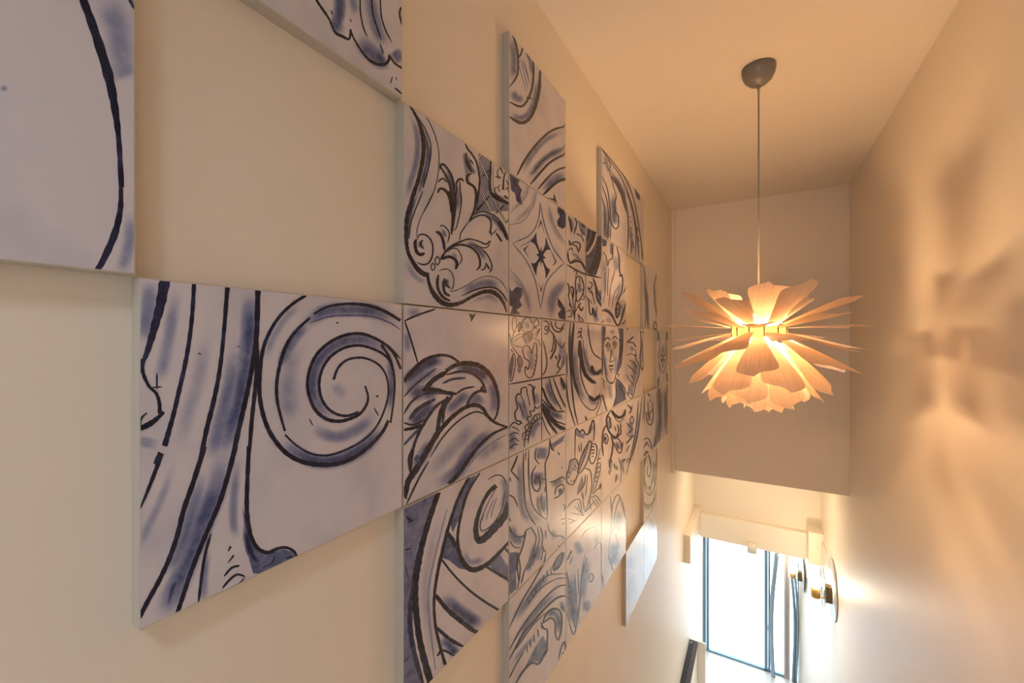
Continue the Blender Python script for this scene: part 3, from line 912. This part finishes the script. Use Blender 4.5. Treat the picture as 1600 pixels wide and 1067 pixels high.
# four petal star, drawn in the panel's own hundredths
def star():
    def rot(P): return [(100 - y, x) for x, y in P]
    side = [(50, 20), (55, 29), (63, 37), (71, 45)]
    petal = [(50, 23), (54, 28), (58.5, 32), (57.5, 39), (54, 44), (50, 47), (46, 44), (42.5, 39), (41.5, 32), (46, 28)]
    tip = [(50, 41), (52, 48)]
    dark, pet, mid = [], [], []
    for k in range(4):
        dark += side; mid += tip; pet.append(petal)
        side, petal, tip = rot(side), rot(petal), rot(tip)
    fmt = lambda ink, P: 'f %s : ' % ink + ' '.join('%.2f %.2f' % q for q in P)
    return '\n'.join([fmt('.78', dark)] + [fmt('0', p) for p in pet] + [fmt('.78', mid)])
art(2, 0, 'L', star())
art(2, 1, 'J', """
f .3 : 116 195 160 170 186 190 170 235 140 247
f .35 : 82 360 96 336 116 370 110 412 90 416
f .55 : 25 432 52 330 58 380 40 500
w .22 40 : 150 280 180 360 175 460
w .22 30 : 140 100 160 150
w .3 30 : 402 260 405 420
w .25 26 : 370 190 385 300 360 400
w .35 36 : 185 930 190 860 215 812 243 785
w .28 44 : 90 640 130 720 140 800
w .25 40 : 200 590 220 680
w .3 44 : 45 840 45 940 35 1010
w .5 36 : 255 660 320 735 414 775
w .4 30 : 282 500 310 600 372 700
w .4 26 : 385 500 412 580
l .9 6 : 250 80 250 925
l .95 8 : 18 536 220 500 416 465
l .9 5 : 30 245 70 200 112 178
l .9 5 : 30 245 70 230 112 200
l .9 5 : 30 245 65 160 95 108
l .9 5 : 35 250 70 270 122 275
l .9 5 : 35 255 65 300 95 340
l .9 5 : 28 180 35 240
l .8 8 : 38 290 48 312
o .8 4 : 50 70 46 130 60 180 74 130 70 75
o .9 5 : 25 430 52 320 68 370 60 440 38 518
o .8 9 : 88 170 96 105 104 130 96 165
o .9 4 : 80 360 96 335 116 370 110 412 90 416
l .7 4 : 84 422 90 458
l .7 4 : 94 422 96 460
l .7 4 : 102 422 106 455
o .9 5 : 110 160 118 95 160 72 185 112 215 82 232 120 200 142 170 172 132 190
l .9 5 : 108 120 128 128
l .9 5 : 110 140 130 145
l .9 5 : 112 160 132 162
l .9 5 : 116 100 134 110
l .9 5 : 185 120 215 140
l .9 5 : 185 135 218 150
o .95 6 : 115 195 160 168 186 190 170 237 140 248
l .9 4 : 150 180 165 230
l .9 4 : 165 178 176 222
o .9 6 : 115 290 140 265 165 280 182 322 198 250 214 258 216 310 212 380 192 470 162 490 135 460 138 412 154 432 165 380 130 350
l .9 5 : 200 370 218 372
l .9 5 : 196 400 214 404
l .9 5 : 190 430 208 436
l .9 5 : 182 455 196 466
l .9 5 : 200 330 216 335
l .9 5 : 205 190 235 150 220 190 205 215
l .8 4 : 190 220 225 230 240 275
l .95 7 : 260 100 285 98 302 130 288 182 262 182
o .95 6 : 270 145 282 130 294 147 282 164
l .95 8 : 310 92 330 150 370 172 405 140
l .95 7 : 330 180 350 230 390 282 412 240
l .9 6 : 350 95 345 130 380 150 410 110
l .95 7 : 300 150 332 200 325 290 308 312
l .95 10 : 342 230 346 280 326 330 308 362
l .95 7 : 258 230 275 300 286 380 276 440 256 472
l .95 9 : 382 345 360 400 378 432
l .9 6 : 402 370 386 420 348 468
l .95 9 : 346 335 352 362
l .9 7 : 370 330 380 360
l .95 8 : 150 535 185 550 195 610 202 665
l .95 7 : 205 545 190 590 200 640
l .95 7 : 18 865 35 820 60 800 92 815 103 795 70 780 64 730 82 700 70 640 80 605 105 600 108 567 140 555 152 585
l .9 5 : 100 605 122 650 132 705
l .9 5 : 140 570 160 640 166 690
l .9 5 : 82 650 110 720 122 765
l .9 5 : 70 790 100 790 112 810
l .9 5 : 180 570 196 650 202 695
l .95 6 : 118 925 118 880 140 862 133 830 160 803 148 770 176 752 168 722 196 720 200 695 222 702 244 682
l .95 6 : 128 975 135 900 165 822 200 755 246 735
l .95 7 : 155 945 165 870 195 800 246 768
l .9 5 : 132 920 155 915
l .9 5 : 138 890 160 888
l .9 5 : 148 860 168 862
l .9 5 : 158 832 180 838
l .9 5 : 175 800 192 812
l .9 5 : 192 775 206 792
l .9 5 : 212 755 220 775
l .9 5 : 230 742 234 768
l .9 5 : 22 892 60 870 92 880
l .9 5 : 22 935 60 910 92 932
l .9 5 : 22 985 60 952 85 955
l .9 5 : 40 830 70 840 95 860
l .95 7 : 253 640 300 690 350 722 414 725
l 1 12 : 253 555 290 650 352 727
l .95 8 : 328 488 370 600 414 695
l .95 7 : 300 492 330 600 392 722
l .95 14 : 380 485 414 565
l 1 20 : 253 668 310 770 370 830 414 846
l .9 14 : 253 700 300 800 355 878
l .9 7 : 300 740 350 790 414 815
l .9 5 : 250 755 280 840 312 895
""")
art(2, 2, 'K', """
f .42 : 268 130 300 110 352 72 342 112 300 140 280 165
f .5 : 15 782 60 770 82 800 60 900 66 990 18 1032
w .28 34 : 84 200 86 350 102 520 150 612
w .35 62 : 218 140 208 225
w .38 64 : 186 290 188 380
w .34 54 : 212 430 222 540
w .32 30 : 268 385 310 355 345 340
w .35 46 : 22 600 55 690 112 700
w .3 30 : 172 710 150 830 120 900
w .3 24 : 200 730 185 830
w .15 40 : 120 430 150 540 230 600
w .2 30 : 270 640 300 690
l .95 8 : 72 195 50 250 30 295
l .9 7 : 36 292 60 320 78 345
l .9 6 : 20 325 32 350
l .9 7 : 106 180 105 280 110 400 120 500 150 570 182 612
l .6 5 : 120 170 118 230
l .9 6 : 137 160 136 280 142 400 160 490 192 540 247 582
l .85 6 : 262 105 256 190 236 240 236 300 242 400 247 500 246 585
l .9 7 : 182 255 156 310 160 380 186 410 206 380 196 322 176 342 182 370
l .85 5 : 182 150 175 210 202 250
l .85 5 : 212 330 240 350 230 420
l .8 4 : 190 440 190 500 216 552
l .8 4 : 215 420 212 480 236 550
l .9 7 : 262 98 272 152 290 168
l .5 5 : 190 180 195 220
l .85 7 : 260 357 300 345 335 325 354 338
l .85 6 : 284 452 310 442 340 412 348 380
l .9 7 : 292 432 300 392 330 370 348 376
f .75 : 312 398 334 390 338 418 318 432
l .75 5 : 338 485 353 500 345 526
l .7 4 : 328 580 354 570
l .7 4 : 334 606 354 600
l .85 5 : 247 588 260 640 290 675 330 675 354 698
l .9 5 : 312 175 320 195
l .9 4 : 334 264 336 274
l .9 6 : 16 430 50 450 72 505
l .9 6 : 14 600 40 660 80 682 112 670
l .9 6 : 150 620 172 660 180 700 150 800 102 905
l .95 7 : 122 650 100 740 70 830 75 940
l .8 5 : 150 625 120 645 105 690
l .85 5 : 186 618 200 680 196 720 170 800 128 875
l .85 5 : 206 618 220 680 216 740 242 775
l .8 4 : 225 735 210 820
l .8 4 : 236 640 240 690
l .9 6 : 70 770 86 870 70 995
l .9 6 : 110 880 92 960
l .85 5 : 16 560 30 590
l .85 5 : 22 700 50 740 90 745
l .6 4 : 190 740 165 850
l .6 4 : 180 740 150 850
l .7 4 : 310 730 325 750
l .8 5 : 240 775 225 850
""")
art(2, 3, 'M', """
f .45 : 96 1005 160 940 190 945 230 890 238 830 215 790 170 860
f .4 : 282 412 278 390 300 342 332 310 335 332 312 392
w .34 40 : 38 720 150 560 262 415
w .3 30 : 55 830 180 650 305 530
w .45 28 : 232 690 280 658 308 710 305 800
w .25 24 : 40 960 110 860 180 790
w .3 24 : 320 590 335 640
l .95 7 : 16 758 90 600 150 500 215 385 228 365
l .95 8 : 16 885 90 750 170 640 240 560 300 510 352 495
l 1 9 : 16 940 100 785 170 700 240 622 300 572 352 558
l .9 6 : 60 870 150 740 230 660
l .95 6 : 16 1048 60 960 105 885
l 1 10 : 55 1075 100 1000 150 950 190 955 225 900 240 868
l .8 5 : 118 592 180 500 250 442 352 430
l .8 5 : 135 600 200 520 290 465 352 455
o .95 6 : 280 415 275 388 300 340 332 308 336 332 312 392
l .9 5 : 262 388 266 430 292 437
l .9 5 : 242 408 240 452
l .9 5 : 222 438 215 482
l .9 5 : 202 468 195 512
l .9 5 : 182 500 170 548
l .9 5 : 160 545 148 585
l .9 5 : 142 580 132 610
l 1 10 : 213 722 240 660 280 635 315 650 326 700 320 770 305 822
l .95 7 : 213 722 260 690 285 712 290 790 306 822
l .95 8 : 205 715 220 750 242 762 240 850 236 885 200 948
l .9 5 : 205 715 210 752
l .9 5 : 185 752 192 800
l .9 5 : 162 785 168 832
l .9 5 : 142 815 146 862
l .9 5 : 122 848 126 890
l .95 7 : 308 930 320 870 340 828 347 880 326 898
l .8 5 : 330 610 345 660
l .8 5 : 318 620 335 650
""")
art(3, 0, 'N', """
f .32 : 120 110 185 160 185 260 150 250 130 180
f .5 : 195 190 330 260 322 350 280 540 250 590 190 565
w .35 26 : 60 110 80 220
w .3 22 : 70 400 140 450
w .35 30 : 130 640 140 740
w .4 40 : 300 700 312 820
w .3 36 : 250 870 285 985
l .95 12 : 45 95 60 160 70 232
l .95 9 : 90 102 112 150 90 245
l .95 9 : 58 332 100 310 142 332 125 402
l .95 8 : 70 330 110 345 122 390
l .95 11 : 48 295 60 342
l .95 7 : 38 382 70 360 76 392
l .95 10 : 38 390 42 450 62 490
l 1 14 : 55 492 100 470 150 480 184 545
l .9 5 : 70 470 110 450 160 460
l .95 8 : 108 240 150 262 172 312
l .95 9 : 150 160 184 192
l .9 7 : 140 200 178 250
l .95 30,24,14 : 268 215 240 300 190 388
l 0 12 : 282 230 262 310 225 380 192 415
l .85 40,30 : 305 268 292 400 250 520 210 575
l 1 10 : 320 280 312 420 282 540 255 595
l .95 14 : 222 205 195 300
l .95 7 : 190 440 230 420 262 340
l 1 10 : 30 498 110 545 190 580 320 610
l .6 4 : 187 195 187 965
l .95 6 : 95 965 80 800 60 690
l .95 6 : 95 965 100 830 116 700
l .95 6 : 90 930 50 790 40 740
l .9 5 : 98 900 130 830
o .95 8 : 100 650 112 600 150 610 172 690 150 770 112 802
l .9 6 : 130 605 140 650
l .9 6 : 150 640 170 650
l .9 6 : 150 700 172 712
l .9 5 : 160 700 175 780 150 790
l .95 6 : 88 560 97 545 112 562 100 602
l .95 9 : 150 818 130 840 150 882 166 850
l .95 6 : 118 912 165 962 142 972 120 915
l .9 5 : 28 892 60 880 66 930 35 932
l .95 11 : 58 680 84 702 80 785
l .95 9 : 35 650 50 700 45 760
l .95 10 : 48 820 72 865
l .95 7 : 200 680 220 702 242 662 212 640
l .95 12 : 248 610 270 680 282 780 322 852
l .95 7 : 268 650 292 740 322 790
l .95 8 : 190 760 210 800 220 900 240 912 246 860 265 932 282 850
l .9 6 : 208 720 240 742 262 832
l .9 6 : 200 700 235 720 250 760
l .9 5 : 215 780 240 830
l .9 6 : 300 800 318 830
""")
art(4, 0, 'N', """
f .45 : 390 318 420 330 412 425 390 405
f .6 : 322 280 366 300 360 342 328 348
w .45 22 : 322 868 380 890 425 950
w .2 40 : 345 440 350 600 340 760
w .2 40 : 430 420 450 560
w .25 26 : 475 620 460 740 430 800
w .2 36 : 490 820 480 950
w .18 40 : 360 940 400 990
l .9 6 : 328 390 355 430 371 512
l .9 6 : 371 512 385 460 410 440 416 330
l .95 9 : 445 345 465 440 470 560 490 590 496 650 482 740 447 820 440 900 456 942
l .95 9 : 462 590 490 592
o 1 10 : 452 815 436 880 446 942 466 902 466 835
o .9 5 : 452 860 446 890 454 912 460 884
l .8 4 : 350 560 350 700 334 830
l .8 4 : 410 600 390 720 380 850
l .8 4 : 456 680 420 760 404 870
l .8 4 : 380 520 372 640 370 760
l .8 4 : 430 540 410 640
l 1 12 : 322 880 370 890 410 930 440 990 466 1002 500 900 526 800
l .9 8 : 488 1002 526 955
l .9 7 : 527 670 500 742
l .9 5 : 340 960 322 985
""")
art(3, 1, 'O', """
w .35 40 : 168 180 190 380 240 470 300 440
w .32 44 : 98 160 100 420 140 620 190 720
w .3 26 : 60 100 55 300 75 520
w .25 30 : 200 650 250 720 300 700
l 1 10 : 60 45 50 250 65 500 90 750 122 895
l .85 18 : 88 50 70 300 90 520 132 655
l 1 10 : 18 470 40 700 98 908
l .95 8 : 30 300 32 500
l .95 8 : 122 142 140 120 152 168
l .95 7 : 115 178 140 158 152 185
l .9 5 : 130 100 150 95 155 130
o .95 6 : 132 200 124 290 135 342 146 290 142 210
l 1 24 : 140 195 150 350 180 470 230 530 272 552
l .95 8 : 138 345 150 500 200 640 260 692 308 636
l 1 22 : 212 658 258 692 305 655
l .95 8 : 203 55 220 200 250 300 318 356
l 1 24 : 238 405 250 460 290 470 322 436
l .9 6 : 98 555 150 700 220 772 272 762 312 650
l .9 5 : 160 160 180 330 225 430
f 1 : 182 818 204 860 182 860
l .9 5 : 272 825 305 740 316 650
""")
art(4, 1, 'O', """
f .58 : 322 78 356 80 350 180 336 265 324 240
f .55 : 438 508 490 560 527 630 517 692 418 752 440 660
f .62 : 455 88 502 100 502 250 486 400 450 482 446 430 466 300 470 180
w .25 24 : 350 300 352 420 375 510
w .22 30 : 430 300 440 400 425 500
w .22 20 : 405 260 410 340
w .2 30 : 385 560 400 700
w .2 30 : 395 110 420 140
l .7 12 : 328 240 324 490
l .9 6 : 338 270 345 400 365 520 395 550 425 532 447 448
l .95 8 : 348 195 370 172 390 195
l .95 8 : 408 185 430 163 450 185
o .95 6 : 354 238 372 214 390 240 372 264
f 1 : 363 236 372 224 382 238 372 252
o .95 6 : 412 226 428 202 444 226 428 248
f 1 : 421 224 429 213 437 226 429 238
l .8 4 : 356 275 372 282 390 268
l .8 4 : 412 262 428 262 444 248
l .9 5 : 400 245 396 340 388 366 402 374 414 364
l .95 7 : 386 370 398 376
l .95 7 : 405 374 416 366
l 1 9 : 378 416 390 408 400 412 408 404 420 412
l .9 7 : 384 430 400 442 416 426
l .7 8 : 394 462 406 458
l .9 6 : 372 538 400 556 424 544
l .8 4 : 345 530 335 560 345 600
l .8 4 : 322 510 340 540
l .9 6 : 436 540 440 660 414 756
l .75 9 : 325 645 345 720 364 788
l .95 6 : 438 508 490 560 527 632 517 695
l .9 6 : 470 560 500 640
l .9 5 : 442 478 466 480 452 502
l .9 8 : 480 120 495 200 480 300
l .9 6 : 462 180 480 240 470 330
""")
art(5, 1, 'O', """
f .42 : 540 556 592 556 576 662 540 640
w .32 44 : 570 340 605 440 575 590
w .28 22 : 655 140 658 300 655 420
w .25 26 : 560 240 590 290
l .95 10 : 528 215 560 190 588 162
l .95 9 : 540 218 580 215 608 254
l .9 5 : 525 322 570 308 605 335
l .9 6 : 605 265 605 340 632 400 632 480 606 560 592 620 570 682 534 650
l .9 7 : 535 400 580 440 602 475
l .9 6 : 528 478 560 540 592 572
l .8 5 : 545 360 590 380 612 430
l .8 5 : 560 480 590 520
l .95 7 : 643 108 650 230 640 350 655 442 671 380 674 200
l .9 6 : 528 90 546 112
l .9 5 : 636 110 660 132 672 98
l .95 9 : 595 320 612 322
l .9 6 : 528 620 545 660
l .8 4 : 675 480 668 640
""")
art(3, 2, 'P', """
f .38 : 90 240 160 270 150 305 95 282
f .3 : 190 322 150 392 122 472 108 545 135 500 165 420
f .42 : 140 562 150 640 100 702 102 662
f .2 : 50 465 90 455 102 480 60 560 32 600 28 570
w .25 30 : 195 250 215 200
w .25 20 : 250 470 230 620
l .95 8 : 84 445 90 240 120 255 140 238 165 272 185 260 215 168 226 230 220 322
l .9 5 : 110 350 120 400
l .9 5 : 130 330 130 400
l .9 5 : 190 270 205 230
o .95 7 : 192 318 150 390 120 470 105 552 140 530 180 450 206 340
l .9 5 : 185 350 140 470 115 540
l .95 7 : 208 338 240 350 242 420 216 482 195 470 190 430
l .95 7 : 200 360 228 360
l .95 7 : 200 385 232 385
l .95 7 : 202 410 228 405
l .95 6 : 205 432 220 430
o .95 7 : 50 460 90 450 106 480 110 540 90 600 65 637 30 620 24 570 40 520
l .9 6 : 80 490 98 522
l .9 6 : 74 520 96 535
l .9 5 : 30 580 50 585
l .9 5 : 36 545 52 550
l .9 5 : 50 620 60 600
l .9 5 : 76 620 74 598
l .95 7 : 145 518 190 530 206 600 200 700 160 835
l .8 5 : 175 560 170 640 160 720
l .95 7 : 160 560 150 640 98 712
l .7 10 : 135 690 145 742
l .8 5 : 140 740 156 835
l .9 5 : 268 370 230 560 214 705
l .9 5 : 272 480 262 560 225 680
l .9 6 : 245 460 272 440
l .9 6 : 242 490 270 472
l .9 6 : 238 520 268 505
l .9 6 : 234 550 262 540
l .9 6 : 230 585 256 578
l .9 6 : 226 615 246 612
l .9 5 : 212 705 265 650
f .9 : 258 640 276 622 278 660 262 674
l .7 5 : 28 805 60 762 110 740 130 790 142 865
l .6 5 : 150 860 80 790
l .6 5 : 150 860 50 840
l .6 5 : 140 860 105 770
l .6 5 : 30 880 90 900
l .6 5 : 40 920 100 890
l .8 5 : 198 732 240 718 272 765
l .7 5 : 160 835 220 762
l .7 5 : 210 740 240 790
l .7 5 : 230 732 255 780
l .7 5 : 190 750 200 820
l .95 8 : 302 205 280 330 290 450 305 560 300 680 278 755
""")
art(4, 2, 'P', """
w .3 30 : 330 160 340 240
w .3 24 : 300 290 305 340
w .28 30 : 380 320 410 380
w .3 24 : 340 440 345 520
w .25 26 : 425 440 425 540
w .28 20 : 390 560 385 610
l 1 16 : 352 98 372 130 410 150 440 130 452 90
l .9 5 : 348 110 400 180 442 155
l .95 10 : 348 92 316 150 320 220 345 270 380 295 400 280 418 258
l .95 9 : 328 138 346 172
l .9 7 : 330 150 345 200 335 230
l .9 7 : 390 198 402 240 384 292
l .95 8 : 415 188 418 275
l .9 6 : 372 210 382 250
l .95 8 : 312 200 290 250 282 330 290 430
o .95 6 : 295 282 310 268 326 300 315 342 294 322
f 1 : 298 292 312 284 313 312 302 318
l .95 9 : 345 280 360 340 350 420 335 480 346 545
l .95 8 : 340 480 352 462
l .95 7 : 358 318 400 402 422 390 412 320 380 298
l .95 8 : 385 340 405 380
l .95 8 : 432 325 420 402
l .95 10 : 420 472 456 448
l .95 8 : 368 480 375 522
l .95 8 : 385 498 391 532
l .9 7 : 330 530 338 565
l .9 5 : 400 440 420 520 414 625
l .9 8 : 386 558 379 622
l .9 6 : 430 500 440 560
l .95 9 : 355 300 375 290 372 310
""")
art(5, 2, 'P', """
w .4 18 : 556 90 532 280 482 470
w .3 34 : 470 170 490 230 478 290
l .9 6 : 545 30 530 200 505 350 458 560
l .9 5 : 570 0 550 200 520 360 466 520
l .9 5 : 592 -10 576 170
l .95 8 : 465 55 492 90 478 124
l .9 6 : 500 60 490 110
o .9 6 : 484 170 497 140 511 172 497 200
l .9 7 : 458 190 500 230 478 262
l .95 9 : 455 342 490 300 512 278
l .9 6 : 455 400 480 350
l .9 5 : 458 260 480 290 505 270
l .9 6 : 458 480 476 440
l .8 5 : 458 555 470 520
""")
art(6, 2, 'Q', """
w .4 18 : 148 190 165 275
w .35 20 : 222 220 212 380 186 480
w .3 14 : 130 450 150 420
l .95 10 : 148 65 168 95
l .9 6 : 148 125 158 212 182 180
l .95 7 : 133 195 148 280 175 292 188 230 182 130
l .9 6 : 160 110 172 130
l .9 5 : 124 55 124 295
l .9 7 : 92 565 108 430 140 392 168 422 184 510
l .9 6 : 118 470 140 420 160 460
l .95 9 : 124 525 140 488 154 505
l .85 6 : 226 180 216 400 188 475
l .8 5 : 212 50 216 300 200 420
""")
art(6, 3, 'Q', """
w .32 22 : 150 745 170 760
w .28 16 : 200 560 190 740
w .3 18 : 130 880 190 870
l .95 7 : 132 512 118 640 130 760 160 806 190 770 210 650 214 470
l .9 6 : 145 500 126 580 126 700 150 762
l .9 6 : 160 800 185 680 190 560
l .95 7 : 150 590 144 640 160 672 172 600 160 530 142 500
l .9 7 : 118 850 150 888 190 842 214 760
l .8 6 : 120 870 160 905 214 810
l .7 5 : 180 895 214 955
l .7 5 : 145 960 190 1012
l .7 5 : 170 930 210 1000
""")
art(7, 2, 'Q', """
w .35 20 : 245 10 250 220 245 400
w .32 16 : 268 10 270 370
l .85 14 : 225 10 232 200 224 420
l .9 6 : 238 20 242 220 236 400
l .9 10 : 292 0 285 130 297 340
l .8 5 : 276 60 280 360
""")
art(7, 1, 'R', """
f .8 : 178 572 194 574 194 642 180 640
f .8 : 245 578 260 582 259 640 245 632
f .8 : 178 935 196 908 194 995 180 1000
f .8 : 245 882 260 890 260 965 248 952
w .2 10 : 200 580 196 700 185 760
w .2 10 : 240 600 248 700 256 770
w .2 10 : 188 800 205 900
l .6 4 : 222 672 188 770 222 885 250 770 222 672
f .8 : 222 690 206 748 196 772 208 800 222 855 236 800 246 770 236 746
f 0 : 222 712 228 740 222 758 214 740
f 0 : 200 772 212 758 218 772 210 786
f 0 : 226 772 236 756 243 772 236 786
f 0 : 222 786 228 806 222 834 215 806
""")
art(6, 0, 'R', """
w .35 18 : 92 200 104 400 106 550
w .2 14 : 160 200 158 400
l .9 7 : 80 75 96 300 118 560
l .85 5 : 80 200 92 400 86 560
l .8 4 : 100 380 104 560
l .9 6 : 172 130 156 230 160 330 174 455
l .95 8 : 155 265 162 280
l .95 8 : 168 380 174 450
l .9 7 : 150 560 154 505 172 508 174 560
l .95 9 : 152 550 172 556
""")
for c in (4, 5):
    art(c, -1, 'S', """
w .42 38 : 140 400 150 600 156 670
w .35 40 : 78 480 92 700 95 790
w .4 16 : 250 380 300 560 332 760 352 960
w .3 22 : 150 260 215 380 250 470
w .3 22 : 275 660 290 800 290 910
w .25 24 : 70 110 90 180 110 260
l .95 8 : 52 66 160 190 240 300 300 450 340 640 386 970
l .9 6 : 108 148 200 280 255 420 300 560 330 720 347 960
l .95 8 : 112 228 180 330 230 440 255 560 264 700 256 880
l .75 16 : 130 280 200 400 252 570
l .9 6 : 238 325 300 560 322 760 316 940
l .9 5 : 52 72 100 140 120 200 104 238
l .95 7 : 58 172 82 182
l .9 5 : 108 236 135 320 150 390
l .95 7 : 52 280 95 380 115 520 125 640 155 697 182 680 183 600 160 560 155 500 166 440 150 380
l .9 6 : 52 350 90 460 106 600 100 790
l .9 6 : 52 440 76 560 70 750
l .8 5 : 80 420 100 520 118 660
l .9 5 : 125 640 120 780
l .9 8 : 270 600 276 608
l .9 8 : 278 640 284 648
l .9 8 : 284 690 290 698
l .9 8 : 290 740 296 748
l .9 6 : 330 680 340 720
l .9 6 : 338 760 348 800
l .9 5 : 282 910 292 800 312 860
l .9 5 : 362 800 376 950
f .62 : 308 372 356 430 352 478 325 452
""")
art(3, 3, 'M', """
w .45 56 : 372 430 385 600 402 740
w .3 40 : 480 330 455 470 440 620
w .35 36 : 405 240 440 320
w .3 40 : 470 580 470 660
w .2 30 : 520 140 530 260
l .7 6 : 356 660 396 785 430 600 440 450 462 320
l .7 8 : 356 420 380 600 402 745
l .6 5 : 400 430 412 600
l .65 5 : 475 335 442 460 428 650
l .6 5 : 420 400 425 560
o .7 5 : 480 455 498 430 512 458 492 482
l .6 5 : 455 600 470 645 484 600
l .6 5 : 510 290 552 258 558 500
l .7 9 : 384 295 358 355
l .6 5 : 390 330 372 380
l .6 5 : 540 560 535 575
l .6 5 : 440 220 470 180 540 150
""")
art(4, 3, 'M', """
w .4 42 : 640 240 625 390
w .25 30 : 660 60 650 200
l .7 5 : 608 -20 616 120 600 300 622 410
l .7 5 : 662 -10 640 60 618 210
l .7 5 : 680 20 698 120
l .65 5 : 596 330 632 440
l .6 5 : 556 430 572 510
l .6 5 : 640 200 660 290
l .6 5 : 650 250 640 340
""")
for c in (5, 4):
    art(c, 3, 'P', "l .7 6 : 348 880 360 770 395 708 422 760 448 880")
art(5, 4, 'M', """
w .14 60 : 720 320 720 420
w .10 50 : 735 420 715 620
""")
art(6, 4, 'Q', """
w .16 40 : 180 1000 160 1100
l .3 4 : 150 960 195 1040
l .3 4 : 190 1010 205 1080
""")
LABELS = {
    (-1, 0): 'nearest panel at the far left, almost bare with one long curved blue line',
    (0, -1): 'panel cut off by the top edge showing a dark blue scalloped shell hem',
    (0, 1): 'largest panel with a big blue volute spiral beside flowing vertical folds',
    (1, 0): 'panel with a scrolled cartouche corner, acanthus sprigs and a lattice',
    (1, 1): 'panel with broad curling leaves over a banded scroll and one small black mark',
    (1, 2): 'panel with an oval scroll ending and thick dark diagonal bands, lower centre',
    (2, -1): 'panel with concentric arcs above the four petal star panel',
    (2, 0): 'panel with a four petal star in a diamond and blue corner leaves',
    (2, 1): 'panel quartered by black lines into tulips, curls and a shell flower',
    (2, 2): 'panel with a cherub face in profile and curled hair',
    (2, 3): 'panel with sweeping feathered scroll lines below the cherub profile',
    (3, 0): 'panel quartered into small motifs right of the four petal star panel',
    (3, 1): 'panel with hooked hanging drapery curves left of the front facing face',
    (3, 2): 'panel with an outlined butterfly orchid and fern leaves',
    (3, 3): 'panel with faint blue spiky leaves catching the daylight, under the orchid panel',
    (4, -1): 'panel with long hair strands and a looping lock, near the ceiling',
    (4, 0): 'panel with a tall feathered crown above the front facing face',
    (4, 1): 'panel with a front facing face under dark hair',
    (4, 2): 'panel with a fish headed ornament below the front facing face',
    (4, 3): 'pale panel with a single arched leaf washed out by daylight',
    (5, -1): 'panel with a beaded arch and one dark corner leaf, near the ceiling',
    (5, 1): 'panel with a ruffled wing shape right of the front facing face',
    (5, 2): 'panel with a curved double frame line right of the fish headed ornament',
    (5, 4): 'lowest bare panel reflecting white daylight, left one of the pair',
    (6, 0): 'narrow looking far panel with two thin vertical lines, beside the bulkhead',
    (6, 2): 'far panel with a small looped pendant above an arch',
    (6, 3): 'far panel with an upright oval spiral',
    (6, 4): 'lowest bare panel reflecting white daylight, right one of the pair',
    (7, 1): 'farthest panel with a tiny four petal star behind the pendant lamp petals',
    (7, 2): 'farthest panel with dark vertical stripes below the tiny star panel',
}
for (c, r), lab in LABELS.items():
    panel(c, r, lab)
